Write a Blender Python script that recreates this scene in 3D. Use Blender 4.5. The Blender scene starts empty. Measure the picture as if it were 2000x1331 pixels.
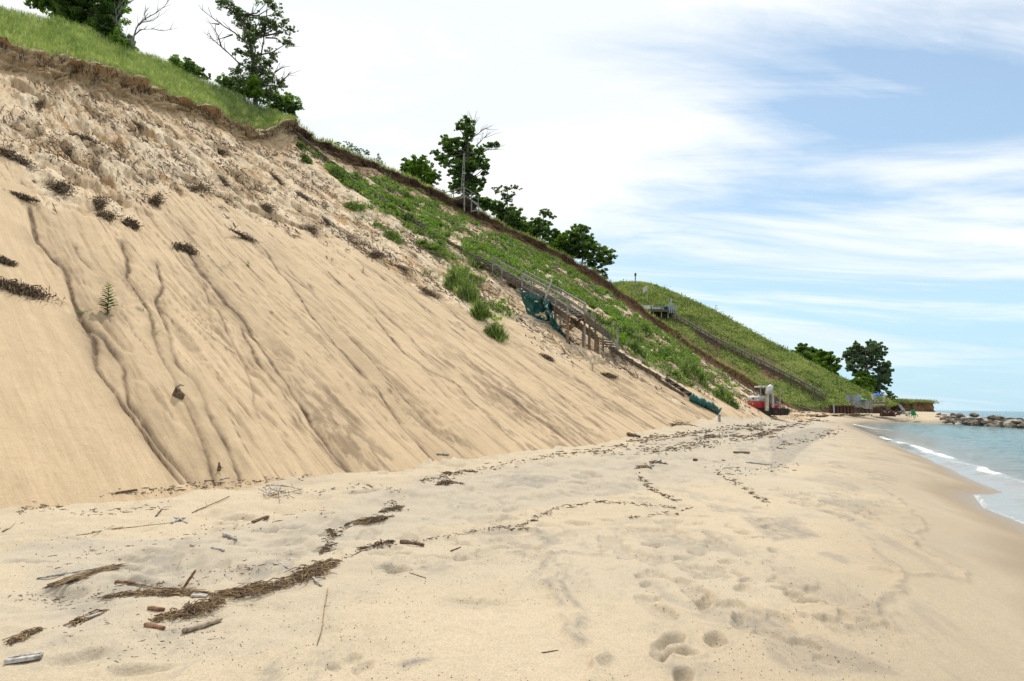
import bpy, math, random
import numpy as np
from mathutils import Vector, Matrix
from mathutils.bvhtree import BVHTree
R = random.Random(7)
rng = np.random.default_rng(11)
C = bpy.context.scene.collection
# ------------------------------------------------------------------ camera, world, sun, exposure
F = 1333.3
CAM_H = 1.6
cam_d = bpy.data.cameras.new('camera'); cam = bpy.data.objects.new('camera', cam_d); C.objects.link(cam)
cam_d.sensor_width = 36; cam_d.lens = 24.0; cam_d.clip_start = 0.05; cam_d.clip_end = 60000
PITCH = math.atan(124.5/F)
CM = Matrix.Rotation(math.pi/2+PITCH, 4, 'X') @ Matrix.Rotation(math.radians(0.8), 4, 'Z')
cam.matrix_world = Matrix.Translation((0, 0, CAM_H)) @ CM
bpy.context.scene.camera = cam
EL, AZ = math.radians(56), math.radians(-4)      # azimuth clockwise from +Y
sd = bpy.data.lights.new('sun', 'SUN'); sd.energy = 3.7; sd.angle = math.radians(0.6); sd.color = (1, .95, .87)
so = bpy.data.objects.new('sun', sd); C.objects.link(so)
sv = Vector((math.sin(AZ)*math.cos(EL), math.cos(AZ)*math.cos(EL), math.sin(EL)))
so.rotation_euler = sv.to_track_quat('Z', 'Y').to_euler()
W = bpy.data.worlds.new('World'); bpy.context.scene.world = W; W.use_nodes = True
def world():
    nt = W.node_tree; nt.nodes.clear(); N = nt.nodes.new; L = nt.links.new
    out = N('ShaderNodeOutputWorld'); bg = N('ShaderNodeBackground'); bg.inputs[1].default_value = 0.12
    sky = N('ShaderNodeTexSky'); sky.sky_type = 'NISHITA'; sky.sun_disc = False
    sky.sun_elevation = EL; sky.sun_rotation = AZ; sky.air_density = 1.0; sky.dust_density = .6; sky.ozone_density = 1.5
    tc = N('ShaderNodeTexCoord'); sx = N('ShaderNodeSeparateXYZ'); L(tc.outputs['Generated'], sx.inputs[0])
    def m(op, a, b=None, c=None):
        n = N('ShaderNodeMath'); n.operation = op
        for i, v in enumerate((a, b, c)):
            if v is None: continue
            if isinstance(v, (int, float)): n.inputs[i].default_value = v
            else: L(v, n.inputs[i])
        return n.outputs[0]
    x, y, z = sx.outputs
    zz = m('ADD', m('MAXIMUM', z, 0.0), .14)
    px = m('DIVIDE', x, zz); py = m('DIVIDE', y, zz)
    cb = N('ShaderNodeCombineXYZ'); L(px, cb.inputs[0]); L(py, cb.inputs[1])
    def nz(scale, sc, rot, det, rough, dist, off=(0,0,0)):
        mp = N('ShaderNodeMapping'); L(cb.outputs[0], mp.inputs[0]); mp.inputs['Scale'].default_value = sc
        mp.inputs['Rotation'].default_value = (0, 0, rot); mp.inputs['Location'].default_value = off
        n = N('ShaderNodeTexNoise'); L(mp.outputs[0], n.inputs[0]); n.inputs['Scale'].default_value = scale
        n.inputs['Detail'].default_value = det; n.inputs['Roughness'].default_value = rough; n.inputs['Distortion'].default_value = dist
        return n.outputs[0]
    n1 = nz(.75, (.55, 1.15, 1), .6, 9, .6, .6, (3.9, 1.9, 0))
    n2 = nz(2.2, (.45, 1.5, 1), .5, 8, .65, .7, (7.7, 2.2, 0))
    n = m('ADD', m('MULTIPLY', n1, .72), m('MULTIPLY', n2, .28))
    # coverage: thick overcast to the left and high up, thin towards the right horizon
    cov = m('ADD', m('MULTIPLY', x, -.50), m('MULTIPLY', z, .95))
    cov = m('MULTIPLY', m('ADD', cov, -.13), .85)
    t = m('ADD', n, cov)
    mr = N('ShaderNodeMapRange'); mr.interpolation_type = 'SMOOTHSTEP'; L(t, mr.inputs[0])
    mr.inputs[1].default_value = .42; mr.inputs[2].default_value = .68
    low = N('ShaderNodeMapRange'); low.interpolation_type = 'SMOOTHSTEP'; L(z, low.inputs[0]); low.inputs[1].default_value = -.01; low.inputs[2].default_value = .16
    ve = N('ShaderNodeMapRange'); ve.interpolation_type = 'SMOOTHSTEP'; L(nz(1.1, (.45, 1.3, 1), .42, 7, .58, .8, (2.2, 5.1, 0)), ve.inputs[0]); ve.inputs[1].default_value = .42; ve.inputs[2].default_value = .64; ve.inputs[3].default_value = .12; ve.inputs[4].default_value = .85
    fac = m('MULTIPLY', m('MAXIMUM', mr.outputs[0], ve.outputs[0]), m('ADD', m('MULTIPLY', low.outputs[0], .75), .25))
    tint = N('ShaderNodeMix'); tint.data_type = 'RGBA'; tint.blend_type = 'MULTIPLY'; tint.inputs[0].default_value = 1
    L(sky.outputs[0], tint.inputs[6]); tint.inputs[7].default_value = (1.0, 1.13, 1.12, 1)
    hz = N('ShaderNodeMapRange'); hz.interpolation_type = 'SMOOTHSTEP'; L(z, hz.inputs[0]); hz.inputs[1].default_value = -.02; hz.inputs[2].default_value = .34; hz.inputs[3].default_value = .85; hz.inputs[4].default_value = .15
    hx = N('ShaderNodeMix'); hx.data_type = 'RGBA'; L(hz.outputs[0], hx.inputs[0]); L(tint.outputs[2], hx.inputs[6]); hx.inputs[7].default_value = (4.3, 6.7, 8.3, 1)
    mx = N('ShaderNodeMix'); mx.data_type = 'RGBA'; L(fac, mx.inputs[0]); L(hx.outputs[2], mx.inputs[6])
    sh = N('ShaderNodeMapRange'); sh.interpolation_type = 'SMOOTHSTEP'; L(nz(1.1, (.5, 1.3, 1), .2, 9, .66, .9, (11.2, 4.1, 0)), sh.inputs[0]); sh.inputs[1].default_value = .44; sh.inputs[2].default_value = .62
    cc_ = N('ShaderNodeMix'); cc_.data_type = 'RGBA'; L(sh.outputs[0], cc_.inputs[0]); cc_.inputs[6].default_value = (9.2, 9.35, 9.4, 1); cc_.inputs[7].default_value = (7.9, 8.35, 8.75, 1); L(cc_.outputs[2], mx.inputs[7])
    L(mx.outputs[2], bg.inputs[0]); L(bg.outputs[0], out.inputs[0])
world()
vs = bpy.context.scene.view_settings
vs.view_transform = 'Standard'; vs.look = 'None'; vs.gamma = 1; vs.use_curve_mapping = False; vs.exposure = 0.0
# ------------------------------------------------------------------ pixel (2000x1331) to world
O = Vector((0, 0, CAM_H))
def ray(u, v): return CM.to_3x3() @ Vector(((u-1000)/F, (665.5-v)/F, -1))
def at(u, v, Y):
    d = ray(u, v); return O + d*(Y/d.y)
def onz(u, v, z):
    d = ray(u, v); return O + d*((z-CAM_H)/d.z)
def toe_xy(s, p): return (.5*s-.866*p, .866*s+.5*p)
# ------------------------------------------------------------------ numpy noise
def _h(ix, iy, sd):
    n = (ix.astype(np.int64)*374761393 + iy.astype(np.int64)*668265263 + sd*1442695041) & 0xffffffff
    n = ((n ^ (n >> 13))*1274126177) & 0xffffffff
    n = ((n ^ (n >> 16))*2246822519) & 0xffffffff
    return ((n ^ (n >> 15)) & 0xffffff)/float(0xffffff)
def vn(x, y, sd=0):
    ix = np.floor(x); iy = np.floor(y); fx = x-ix; fy = y-iy
    fx = fx*fx*fx*(fx*(fx*6-15)+10); fy = fy*fy*fy*(fy*(fy*6-15)+10)
    a = _h(ix, iy, sd); b = _h(ix+1, iy, sd); c = _h(ix, iy+1, sd); d = _h(ix+1, iy+1, sd)
    return (a+(b-a)*fx)*(1-fy)+(c+(d-c)*fx)*fy
def fbm(x, y, o=4, sd=0, g=.5):
    s = 0; a = 1; t = 0
    for i in range(o):
        s = s+a*vn(x+17.3*i, y-9.1*i, sd+i); t += a; a *= g; x = x*2.03; y = y*2.03
    return s/t
def ss(x, a, b):
    t = np.clip((x-a)/(b-a), 0, 1); return t*t*(3-2*t)
def pdist(X, Y, P, closed=False):
    """distance to a polyline and the sign of being inside it"""
    D = np.full(X.shape, 1e9); ins = np.zeros(X.shape, bool)
    n = len(P)
    for i in range(n if closed else n-1):
        x1, y1 = P[i][:2]; x2, y2 = P[(i+1) % n][:2]
        dx, dy = x2-x1, y2-y1; L2 = dx*dx+dy*dy+1e-12
        t = np.clip(((X-x1)*dx+(Y-y1)*dy)/L2, 0, 1)
        D = np.minimum(D, (X-x1-t*dx)**2+(Y-y1-t*dy)**2)
        if closed and y1 != y2:
            c = ((y1 > Y) != (y2 > Y)) & (X < (x2-x1)*(Y-y1)/(y2-y1)+x1)
            ins ^= c
    return np.sqrt(D), ins
# ------------------------------------------------------------------ mesh helpers
def prop(o, label=None, cat=None, group=None, kind=None):
    for k, v in (('label', label), ('category', cat), ('group', group), ('kind', kind)):
        if v: o[k] = v
    return o
def mesh_np(name, V, Fc, mat, parent=None, smooth=True, attrs=None):
    me = bpy.data.meshes.new(name); V = np.ascontiguousarray(V, np.float32).reshape(-1, 3); Fc = np.ascontiguousarray(Fc, np.int32)
    n, k = Fc.shape
    me.vertices.add(len(V)); me.vertices.foreach_set('co', V.ravel())
    me.loops.add(n*k); me.loops.foreach_set('vertex_index', Fc.ravel())
    me.polygons.add(n); me.polygons.foreach_set('loop_start', np.arange(0, n*k, k, dtype=np.int32))
    me.polygons.foreach_set('loop_total', np.full(n, k, np.int32))
    me.polygons.foreach_set('use_smooth', np.full(n, smooth, bool))
    for nm, a in (attrs or {}).items():
        A = me.attributes.new(nm, 'FLOAT_COLOR', 'POINT'); a = np.ascontiguousarray(a, np.float32).reshape(len(V), -1)
        if a.shape[1] < 4: a = np.hstack([a, np.zeros((len(V), 4-a.shape[1]), np.float32)])
        A.data.foreach_set('color', a.ravel())
    me.update(calc_edges=True)
    me.materials.append(mat)
    o = bpy.data.objects.new(name, me); C.objects.link(o)
    if parent: o.parent = parent
    return o
def grid_faces(nr, nc, wrap=False):
    r = np.arange(nr-1)[:, None]*nc; c = np.arange(nc-1)[None, :]
    a = (r+c).ravel()
    f = np.stack([a, a+1, a+nc+1, a+nc], 1)
    if wrap:
        a = (np.arange(nr-1)*nc+nc-1); f = np.vstack([f, np.stack([a, a-nc+1, a+1, a+nc], 1)])
    return f
def empty(name, loc, label=None, cat=None, group=None):
    o = bpy.data.objects.new(name, None); C.objects.link(o); o.location = loc; o.empty_display_size = .2
    prop(o, label, cat, group); return o
class MB:
    """collects boxes, beams and tubes in world space; build() links them as one mesh object"""
    def __init__(s): s.v = []; s.f = []
    def add(s, vs_, fs):
        b = len(s.v); s.v += [tuple(v) for v in vs_]; s.f += [tuple(i+b for i in f) for f in fs]; return s
    def box(s, c, sz, M=None):
        x, y, z = [q/2 for q in sz]; c = Vector(c)
        vv = [Vector(p) for p in ((-x,-y,-z),(x,-y,-z),(x,y,-z),(-x,y,-z),(-x,-y,z),(x,-y,z),(x,y,z),(-x,y,z))]
        if M: vv = [M @ p for p in vv]
        return s.add([c+p for p in vv], [(0,3,2,1),(4,5,6,7),(0,1,5,4),(1,2,6,5),(2,3,7,6),(3,0,4,7)])
    def beam(s, a, b, w, h, up=(0,0,1)):
        a = Vector(a); b = Vector(b); d = (b-a).normalized(); sd_ = d.cross(Vector(up))
        if sd_.length < .01: sd_ = d.cross(Vector((0,1,0)))
        sd_.normalize(); u = sd_.cross(d).normalized()
        vv = []
        for q in (a, b):
            for i, j in ((-1,-1),(1,-1),(1,1),(-1,1)): vv.append(q+sd_*(i*w/2)+u*(j*h/2))
        return s.add(vv, [(0,3,2,1),(4,5,6,7),(0,1,5,4),(1,2,6,5),(2,3,7,6),(3,0,4,7)])
    def tube(s, pts, rad, n=7, cap=True, jit=0):
        pts = [Vector(p) for p in pts]
        if not hasattr(rad, '__len__'): rad = [rad]*len(pts)
        vv = []; ref = None
        for i, p in enumerate(pts):
            d = (pts[min(i+1, len(pts)-1)]-pts[max(i-1, 0)])
            if d.length < 1e-9: d = Vector((0,0,1))
            d.normalize()
            if ref is None: ref = Vector((1,0,0)) if abs(d.x) < .8 else Vector((0,1,0))
            a = d.cross(ref).normalized(); b = d.cross(a); ref = -b if False else ref
            for k in range(n):
                an = 2*math.pi*k/n; r = rad[i]*(1+(R.uniform(-jit, jit) if jit else 0))
                vv.append(p+a*(math.cos(an)*r)+b*(math.sin(an)*r))
        fs = []
        for i in range(len(pts)-1):
            for k in range(n):
                fs.append((i*n+k, i*n+(k+1) % n, (i+1)*n+(k+1) % n, (i+1)*n+k))
        if cap: fs += [tuple(range(n))[::-1], tuple(range((len(pts)-1)*n, len(pts)*n))]
        return s.add(vv, fs)
    def build(s, name, mat, parent=None, smooth=False):
        me = bpy.data.meshes.new(name)
        vv = s.v
        if parent is not None:
            o3 = parent_world(parent); vv = [(v[0]-o3.x, v[1]-o3.y, v[2]-o3.z) for v in vv]
        me.from_pydata(vv, [], s.f); me.materials.append(mat); me.update()
        if smooth: me.polygons.foreach_set('use_smooth', [True]*len(me.polygons))
        o = bpy.data.objects.new(name, me); C.objects.link(o)
        if parent is not None: o.parent = parent
        return o
def parent_world(p):
    v = Vector(p.location)
    while p.parent: p = p.parent; v += Vector(p.location)
    return v
# ------------------------------------------------------------------ materials
def newmat(name):
    m = bpy.data.materials.new(name); m.use_nodes = True; nt = m.node_tree; nt.nodes.clear()
    out = nt.nodes.new('ShaderNodeOutputMaterial'); return m, nt, out
class G:
    def __init__(s, nt): s.nt = nt; s.N = nt.nodes.new; s.L = nt.links.new
    def put(s, v, i):
        if isinstance(v, (int, float)): i.default_value = v
        elif isinstance(v, tuple): i.default_value = v if len(v) == 4 or i.type == 'VECTOR' else v+(1,)
        else: s.L(v, i)
    def m(s, op, a, b=0., clamp=False):
        n = s.N('ShaderNodeMath'); n.operation = op; n.use_clamp = clamp; s.put(a, n.inputs[0]); s.put(b, n.inputs[1]); return n.outputs[0]
    def mix(s, f, a, b, bl='MIX'):
        n = s.N('ShaderNodeMix'); n.data_type = 'RGBA'; n.blend_type = bl; s.put(f, n.inputs[0]); s.put(a, n.inputs[6]); s.put(b, n.inputs[7]); return n.outputs[2]
    def ramp(s, v, a, b, lo=0., hi=1.):
        n = s.N('ShaderNodeMapRange'); n.interpolation_type = 'SMOOTHSTEP'; s.put(v, n.inputs[0])
        for i, q in enumerate((a, b, lo, hi)): n.inputs[i+1].default_value = q
        return n.outputs[0]
    def obj(s): return s.N('ShaderNodeTexCoord').outputs['Object']
    def map(s, v, sc, rot=(0,0,0)):
        n = s.N('ShaderNodeMapping'); s.put(v, n.inputs[0]); n.inputs['Scale'].default_value = sc; n.inputs['Rotation'].default_value = rot; return n.outputs[0]
    def noise(s, v, sc, det=4, ro=.55, di=0.):
        n = s.N('ShaderNodeTexNoise'); s.put(v, n.inputs[0]); n.inputs['Scale'].default_value = sc; n.inputs['Detail'].default_value = det
        n.inputs['Roughness'].default_value = ro; n.inputs['Distortion'].default_value = di; return n.outputs[0]
    def voro(s, v, sc, ft='F1', rnd=1.):
        n = s.N('ShaderNodeTexVoronoi'); n.feature = ft; s.put(v, n.inputs[0]); n.inputs['Scale'].default_value = sc; n.inputs['Randomness'].default_value = rnd; return n
    def attr(s, nm):
        n = s.N('ShaderNodeAttribute'); n.attribute_name = nm; c = s.N('ShaderNodeSeparateColor'); s.L(n.outputs['Color'], c.inputs[0])
        return (*c.outputs, n.outputs['Alpha'], n.outputs['Vector'])
    def bump(s, h, st, dist, nrm=None):
        n = s.N('ShaderNodeBump'); s.put(h, n.inputs['Height']); s.put(st, n.inputs['Strength']); n.inputs['Distance'].default_value = dist
        if nrm is not None: s.L(nrm, n.inputs['Normal'])
        return n.outputs[0]
    def bsdf(s, col, ro=.9, nrm=None, spec=.3, metal=0.):
        n = s.N('ShaderNodeBsdfPrincipled'); s.put(col, n.inputs['Base Color']); s.put(ro, n.inputs['Roughness']); n.inputs['Specular IOR Level'].default_value = spec
        s.put(metal, n.inputs['Metallic'])
        if nrm is not None: s.L(nrm, n.inputs['Normal'])
        return n.outputs[0]
def simple(name, col, col2=None, ro=.85, sc=8., st=.3, bd=.01, spec=.3, stretch=(1,1,1), metal=0., det=5):
    m, nt, out = newmat(name); g = G(nt); v = g.map(g.obj(), stretch)
    n = g.noise(v, sc, det, .6); c2 = col2 or tuple(q*.55 for q in col)
    c = g.mix(g.ramp(n, .35, .65), c2, col)
    nt.links.new(g.bsdf(c, ro, g.bump(n, st, bd), spec, metal), out.inputs[0]); return m
def leafmat(name, a, b, tr=.35, sc=1.2, c=None):
    m, nt, out = newmat(name); g = G(nt); o = g.obj()
    n = g.noise(o, sc, 3, .6); n2 = g.N('ShaderNodeTexWhiteNoise'); q = g.N('ShaderNodeVectorMath'); q.operation = 'SNAP'; g.L(o, q.inputs[0]); q.inputs[1].default_value = (.31, .31, .31); g.L(q.outputs[0], n2.inputs[0])
    col = g.mix(g.ramp(n, .35, .65), a, b)
    if c: col = g.mix(g.ramp(n2.outputs[0], .8, .95), col, c)
    col = g.mix(.35, col, g.mix(n2.outputs[0], tuple(x*.5 for x in a), tuple(min(1, x*1.5) for x in b)))
    p = g.bsdf(col, .6, None, .25); t = g.N('ShaderNodeBsdfTranslucent')
    g.L(g.mix(1., col, (1.5, 1.7, .7, 1), 'MULTIPLY'), t.inputs[0]); mx = g.N('ShaderNodeMixShader'); mx.inputs[0].default_value = tr
    g.L(p, mx.inputs[1]); g.L(t.outputs[0], mx.inputs[2]); g.L(mx.outputs[0], out.inputs[0]); return m
SAND = (.66, .50, .315); SANDG = (.60, .51, .37)
def mat_beach():
    m, nt, out = newmat('beach_sand'); g = G(nt); o = g.obj()
    grey, wet, stain_shade, rough, _ = g.attr('mask')
    big = g.noise(o, .35, 4, .6); mid = g.noise(g.map(o, (1, .6, 1), (0, 0, -.5)), 1.9, 6, .65); fine = g.noise(o, 60, 3, .7); grain = g.noise(o, 260, 2, .8)
    c = g.mix(g.ramp(big, .35, .65), (.415, .345, .24), (.475, .395, .275))
    c = g.mix(grey, c, (.365, .33, .265))
    c = g.mix(g.m('MULTIPLY', g.ramp(mid, .5, .72), g.m('ADD', g.m('MULTIPLY', grey, .45), .25)), c, (.29, .245, .185))
    c = g.mix(g.m('MULTIPLY', g.ramp(fine, .40, .60), .6), c, (.30, .235, .16))
    mot = g.noise(o, 14, 5, .75); c = g.mix(g.m('MULTIPLY', g.ramp(mot, .50, .68), .4), c, (.31, .255, .18))
    c = g.mix(g.m('MULTIPLY', g.ramp(grain, .45, .6), .35), c, (.72, .60, .43))
    # dark mineral and charcoal specks
    vo = g.voro(o, 30); vo2 = g.voro(o, 11); d = g.noise(o, 2.2, 3, .6)
    sp = g.m('MULTIPLY', g.ramp(vo.outputs[0], .10, .20, 1, 0), g.ramp(d, .52, .62))
    sp2 = g.m('MULTIPLY', g.ramp(vo2.outputs[0], .05, .09, 1, 0), g.ramp(d, .46, .56))
    sp = g.m('MULTIPLY', g.m('MAXIMUM', sp, sp2), rough)
    st = g.m('MULTIPLY', stain_shade, g.ramp(g.noise(g.map(o, (1, .5, 1), (0, 0, .2)), 7, 6, .75, .6), .36, .62, .3, 1.), True)
    big2 = g.noise(g.map(o, (1, .45, 1), (0, 0, -.4)), .9, 7, .72, .5)
    c = g.mix(g.m('MULTIPLY', g.m('MULTIPLY', g.ramp(big2, .52, .64), .6), rough), c, (.25, .225, .185))
    c = g.mix(g.m('MULTIPLY', st, .85), c, (.13, .125, .12))
    c = g.mix(g.m('MULTIPLY', sp, .8), c, (.10, .075, .05))
    c = g.mix(wet, c, (.25, .19, .125))
    ro = g.m('SUBTRACT', .95, g.m('MULTIPLY', g.ramp(wet, .72, 1.), .62))
    b = g.bump(fine, .6, .008); b = g.bump(mid, .5, .05, b)
    nt.links.new(g.bsdf(c, ro, b, .3), out.inputs[0]); return m
def mat_dune():
    m, nt, out = newmat('dune_sand'); g = G(nt); o = g.obj()
    dark, green, brown, deb, _ = g.attr('mask'); st = g.attr('st')[4]
    str1 = g.noise(g.map(st, (9, .7, 1)), 100, 7, .68, .8)     # st is stored at 1/100: across, along the fall line
    str2 = g.noise(g.map(st, (3.4, .35, 1)), 100, 6, .62, .5)
    str3 = g.noise(g.map(st, (1.6, .9, 1)), 160, 7, .7, .8)
    st_r = g.ramp(g.attr('st')[2], .3, .6)
    fine = g.noise(o, 34, 4, .7)
    c = g.mix(g.ramp(str2, .38, .66), (.57, .425, .265), (.50, .37, .225))
    c = g.mix(g.m('MULTIPLY', g.ramp(str1, .52, .74), .42), c, (.37, .26, .15))
    c = g.mix(g.m('MULTIPLY', g.ramp(fine, .42, .62), .3), c, (.40, .295, .18))
    crk = g.noise(o, 5, 8, .72, 1.0)
    c = g.mix(g.m('MULTIPLY', g.ramp(crk, .54, .70), .42), c, (.36, .26, .155))
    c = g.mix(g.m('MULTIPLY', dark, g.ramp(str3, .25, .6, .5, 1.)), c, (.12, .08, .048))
    # debris zone: pale crusts, ochre soil, dark roots
    c2 = g.mix(g.ramp(g.noise(g.map(st, (.9, .4, 1)), 60, 6, .65, .6), .50, .62), (.72, .58, .40), (.46, .29, .14))
    c2 = g.mix(g.m('MULTIPLY', g.ramp(g.noise(g.map(st, (8, 2.2, 1)), 100, 6, .7, .8), .55, .63), .75), c2, (.13, .082, .045))
    c = g.mix(g.m('MULTIPLY', deb, g.ramp(g.noise(g.map(st, (1.3, .7, 1)), 60, 4, .6), .40, .50)), c, c2)
    cb = g.mix(g.ramp(str3, .35, .62), g.mix(st_r, (.46, .31, .175), (.14, .085, .045)), g.mix(st_r, (.62, .45, .27), (.30, .18, .095)))
    c = g.mix(brown, c, cb)
    cg = g.mix(g.ramp(g.noise(o, 1.1, 5, .65), .4, .62), (.16, .20, .05), (.10, .13, .04))
    c = g.mix(green, c, cg)
    b = g.bump(fine, .4, .012); b = g.bump(str1, .6, .05, b); b = g.bump(crk, .35, .06, b)
    b = g.bump(str3, g.m('MULTIPLY', deb, .8), .22, b)
    nt.links.new(g.bsdf(c, .95, b, .2), out.inputs[0]); return m
def mat_water():
    m, nt, out = newmat('lake_water'); g = G(nt); o = g.obj()
    foam, shal, calm, far, _ = g.attr('mask')
    w1 = g.noise(g.map(o, (.55, 1.5, 1), (0, 0, .35)), 1.6, 5, .6, .4); w2 = g.noise(g.map(o, (.8, 1.6, 1), (0, 0, .1)), 7, 4, .6, .3)
    w3 = g.noise(g.map(o, (.5, 1.4, 1), (0, 0, .3)), .18, 5, .6, .3)
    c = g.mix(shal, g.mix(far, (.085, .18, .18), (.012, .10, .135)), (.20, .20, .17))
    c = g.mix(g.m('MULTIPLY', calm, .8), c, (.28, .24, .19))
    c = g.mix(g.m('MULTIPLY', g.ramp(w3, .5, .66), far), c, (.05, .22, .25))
    fn = g.noise(g.map(o, (1.3, .8, 1)), 7, 8, .8, 1.2)
    ff = g.m('MULTIPLY', foam, 1.0); ff = g.ramp(g.m('ADD', ff, g.m('MULTIPLY', g.m('SUBTRACT', fn, .5), 3.2)), .56, .9)
    w0 = g.noise(g.map(o, (.45, 1.5, 1), (0, 0, .4)), .6, 3, .5, .3); b = g.bump(w0, g.m('SUBTRACT', .8, g.m('MULTIPLY', calm, .8)), .7); b = g.bump(w1, g.m('SUBTRACT', 1., g.m('MULTIPLY', calm, .9)), .40, b); b = g.bump(w2, g.m('SUBTRACT', .55, g.m('MULTIPLY', calm, .5)), .05, b)
    b = g.bump(w3, g.m('MULTIPLY', far, .9), 2.0, b)
    wat = g.bsdf(c, .12, b, .5); fo = g.bsdf((.72, .72, .69, 1), .8, b, .2)
    mx = g.N('ShaderNodeMixShader'); g.L(ff, mx.inputs[0]); g.L(wat, mx.inputs[1]); g.L(fo, mx.inputs[2]); g.L(mx.outputs[0], out.inputs[0]); return m
M_BEACH, M_DUNE, M_WATER = mat_beach(), mat_dune(), mat_water()
M_GREYWOOD = simple('weathered_grey_wood', (.36, .34, .31), (.16, .145, .125), .85, 9, .4, .01, stretch=(1, 1, .25))
M_DARKWOOD = simple('dark_brown_wood', (.17, .13, .095), (.06, .045, .03), .85, 7, .5, .01)  # dark brown tone, mottled by noise
M_BROWNWOOD = simple('brown_timber', (.30, .20, .12), (.13, .085, .05), .85, 8, .4, .01)
M_DRIFT = simple('driftwood', (.44, .36, .27), (.16, .11, .07), .9, 22, .7, .006, stretch=(1, 1, 1))
M_DRIFTD = simple('dark_driftwood', (.20, .135, .085), (.06, .04, .025), .9, 26, .7, .006)
M_DRIFTR = simple('reddish_driftwood', (.34, .19, .11), (.13, .06, .035), .9, 26, .7, .006)
M_DRIFTG = simple('grey_driftwood', (.52, .49, .45), (.2, .18, .16), .9, 26, .7, .006)
M_REED = simple('dry_reed', (.36, .245, .125), (.12, .075, .04), .8, 14, .4, .004)
M_REEDD = simple('brown_wrack', (.19, .125, .07), (.055, .038, .024), .9, 9, .4, .004)
M_BARK = simple('bark', (.16, .13, .11), (.06, .05, .045), .9, 6, .8, .03)
M_BARKG = simple('bare_grey_bark', (.30, .27, .27), (.14, .12, .13), .9, 6, .6, .02)
M_LEAFD = leafmat('dark_tree_leaves', (.07, .125, .045), (.155, .225, .075), .6)
M_LEAFG = leafmat('grey_green_leaves', (.075, .11, .055), (.14, .18, .09), .4)
M_LEAFB = leafmat('bright_leaves', (.07, .14, .02), (.16, .25, .03), .42)
M_LEAFS = leafmat('silvery_leaves', (.10, .15, .09), (.17, .23, .14), .4)
M_SHRUB = leafmat('shrub_leaves', (.045, .085, .025), (.15, .21, .05), .35, .45, (.20, .24, .11))
M_GRASS = leafmat('dune_grass', (.15, .21, .07), (.30, .34, .15), .35, .5, (.50, .47, .30))
M_GRASS2 = leafmat('hill_grass', (.13, .17, .055), (.31, .33, .13), .35, .16, (.33, .31, .18))
M_TARP = simple('teal_netting', (.010, .13, .11), (.004, .05, .045), .55, 14, .5, .02, .5)
M_RED = simple('red_paint', (.45, .02, .03), (.30, .012, .02), .4, 3, .1, .005, .5)
M_WHITE = simple('off_white_paint', (.66, .68, .69), (.38, .37, .34), .45, 2.2, .15, .005, .5)
M_KHAKI = simple('dusty_grey_steel', (.50, .46, .36), (.30, .27, .21), .6, 6, .3, .01, .4)
M_BLACK = simple('black_rubber', (.035, .035, .035), (.015, .015, .015), .8, 8, .4, .01)
M_RUST = simple('rusty_steel', (.11, .055, .04), (.045, .027, .022), .85, 4, .5, .02)
M_PANEL = simple('grey_blue_panel', (.36, .40, .43), (.24, .27, .29), .6, 2.5, .2, .01)
M_BLUE = simple('blue_cloth', (.01, .10, .55), (.008, .07, .38), .7, 3, .2, .01)
M_GREENP = simple('green_plastic', (.05, .33, .12), (.02, .16, .06), .5, 4, .2, .01)
M_ROCK = simple('breakwater_rock', (.22, .18, .14), (.05, .04, .033), .9, 1.6, 1., .12, det=8)
M_ROCKP = simple('pale_rock', (.50, .45, .37), (.22, .19, .15), .9, 1.8, .9, .1, det=8)
M_CONC = simple('pale_concrete', (.55, .52, .46), (.38, .35, .3), .85, 2, .4, .02)
M_YEL = simple('amber_lens', (.8, .42, .02), (.6, .3, .02), .3, 3, .1, .002)
M_GLASS = simple('dark_glass', (.05, .07, .08), (.03, .04, .05), .1, 3, .05, .002, .6)
M_FEATH = simple('gull_feathers', (.82, .82, .80), (.6, .6, .6), .8, 9, .1, .004)
# ------------------------------------------------------------------ plan of the coast and base beach height
WZ = -0.6
coast_px = [(2000,1024),(1955,1006),(1920,992),(1900,966),(1938,966),(1960,962),(1900,938),(1830,902),(1765,874),(1715,853),(1680,840),(1664,832),(1672,828),(1700,826),(1760,825),(1830,827),(1885,829)]
coast = [tuple(onz(u, v, WZ)[:2]) for u, v in coast_px]
near = coast[0]
ext = [(-28, -56), (0.9, -3.0), (4.6, 3.6), (7.0, 8.0), ((near[0]+7.6)/2+.2, (near[1]+9.2)/2)]
tip = coast[-1]
outer = [(tip[0]+2.5, tip[1]+3), (97, 134), (99.5, 150), (96, 190), (60, 420), (-600, 420), (-600, -56)]
LAND = ext+coast+outer
TS = [(-60, .3), (0, .12), (6, .08), (10, .1), (14, .14), (20, .2), (25, .25), (32, .62), (42, 1.05), (50, 1.25), (60, 1.1), (75, 1.0), (110, 1.0), (400, 1.0)]
def back_z(s): return np.interp(s, [a for a, b in TS], [b for a, b in TS])
def beach_z(X, Y, sgn=None):
    s = .5*X+.866*Y; p = -.866*X+.5*Y
    if sgn is None:
        D, ins = pdist(X, Y, LAND, True); sgn = np.where(ins, D, -D)
    z = WZ+.6*(1-np.exp(-np.maximum(sgn, 0)/1.5))*ss(sgn, -.1, 2.6)**.35
    z = z+back_z(s)*ss(sgn, 2.6, 12)
    z = np.where(sgn < 0, WZ+np.maximum(sgn*.10, -3.5), z)
    far = ss(Y, 85, 120)*ss(sgn, .5, 14)
    return z*(1-far*0)+far*.25, sgn
# ------------------------------------------------------------------ base dune surface: columns are fall lines
def tp(s, p=10, z=None):
    x, y = toe_xy(s, p); return (x, y, float(back_z(np.array(s))) if z is None else z)
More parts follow.
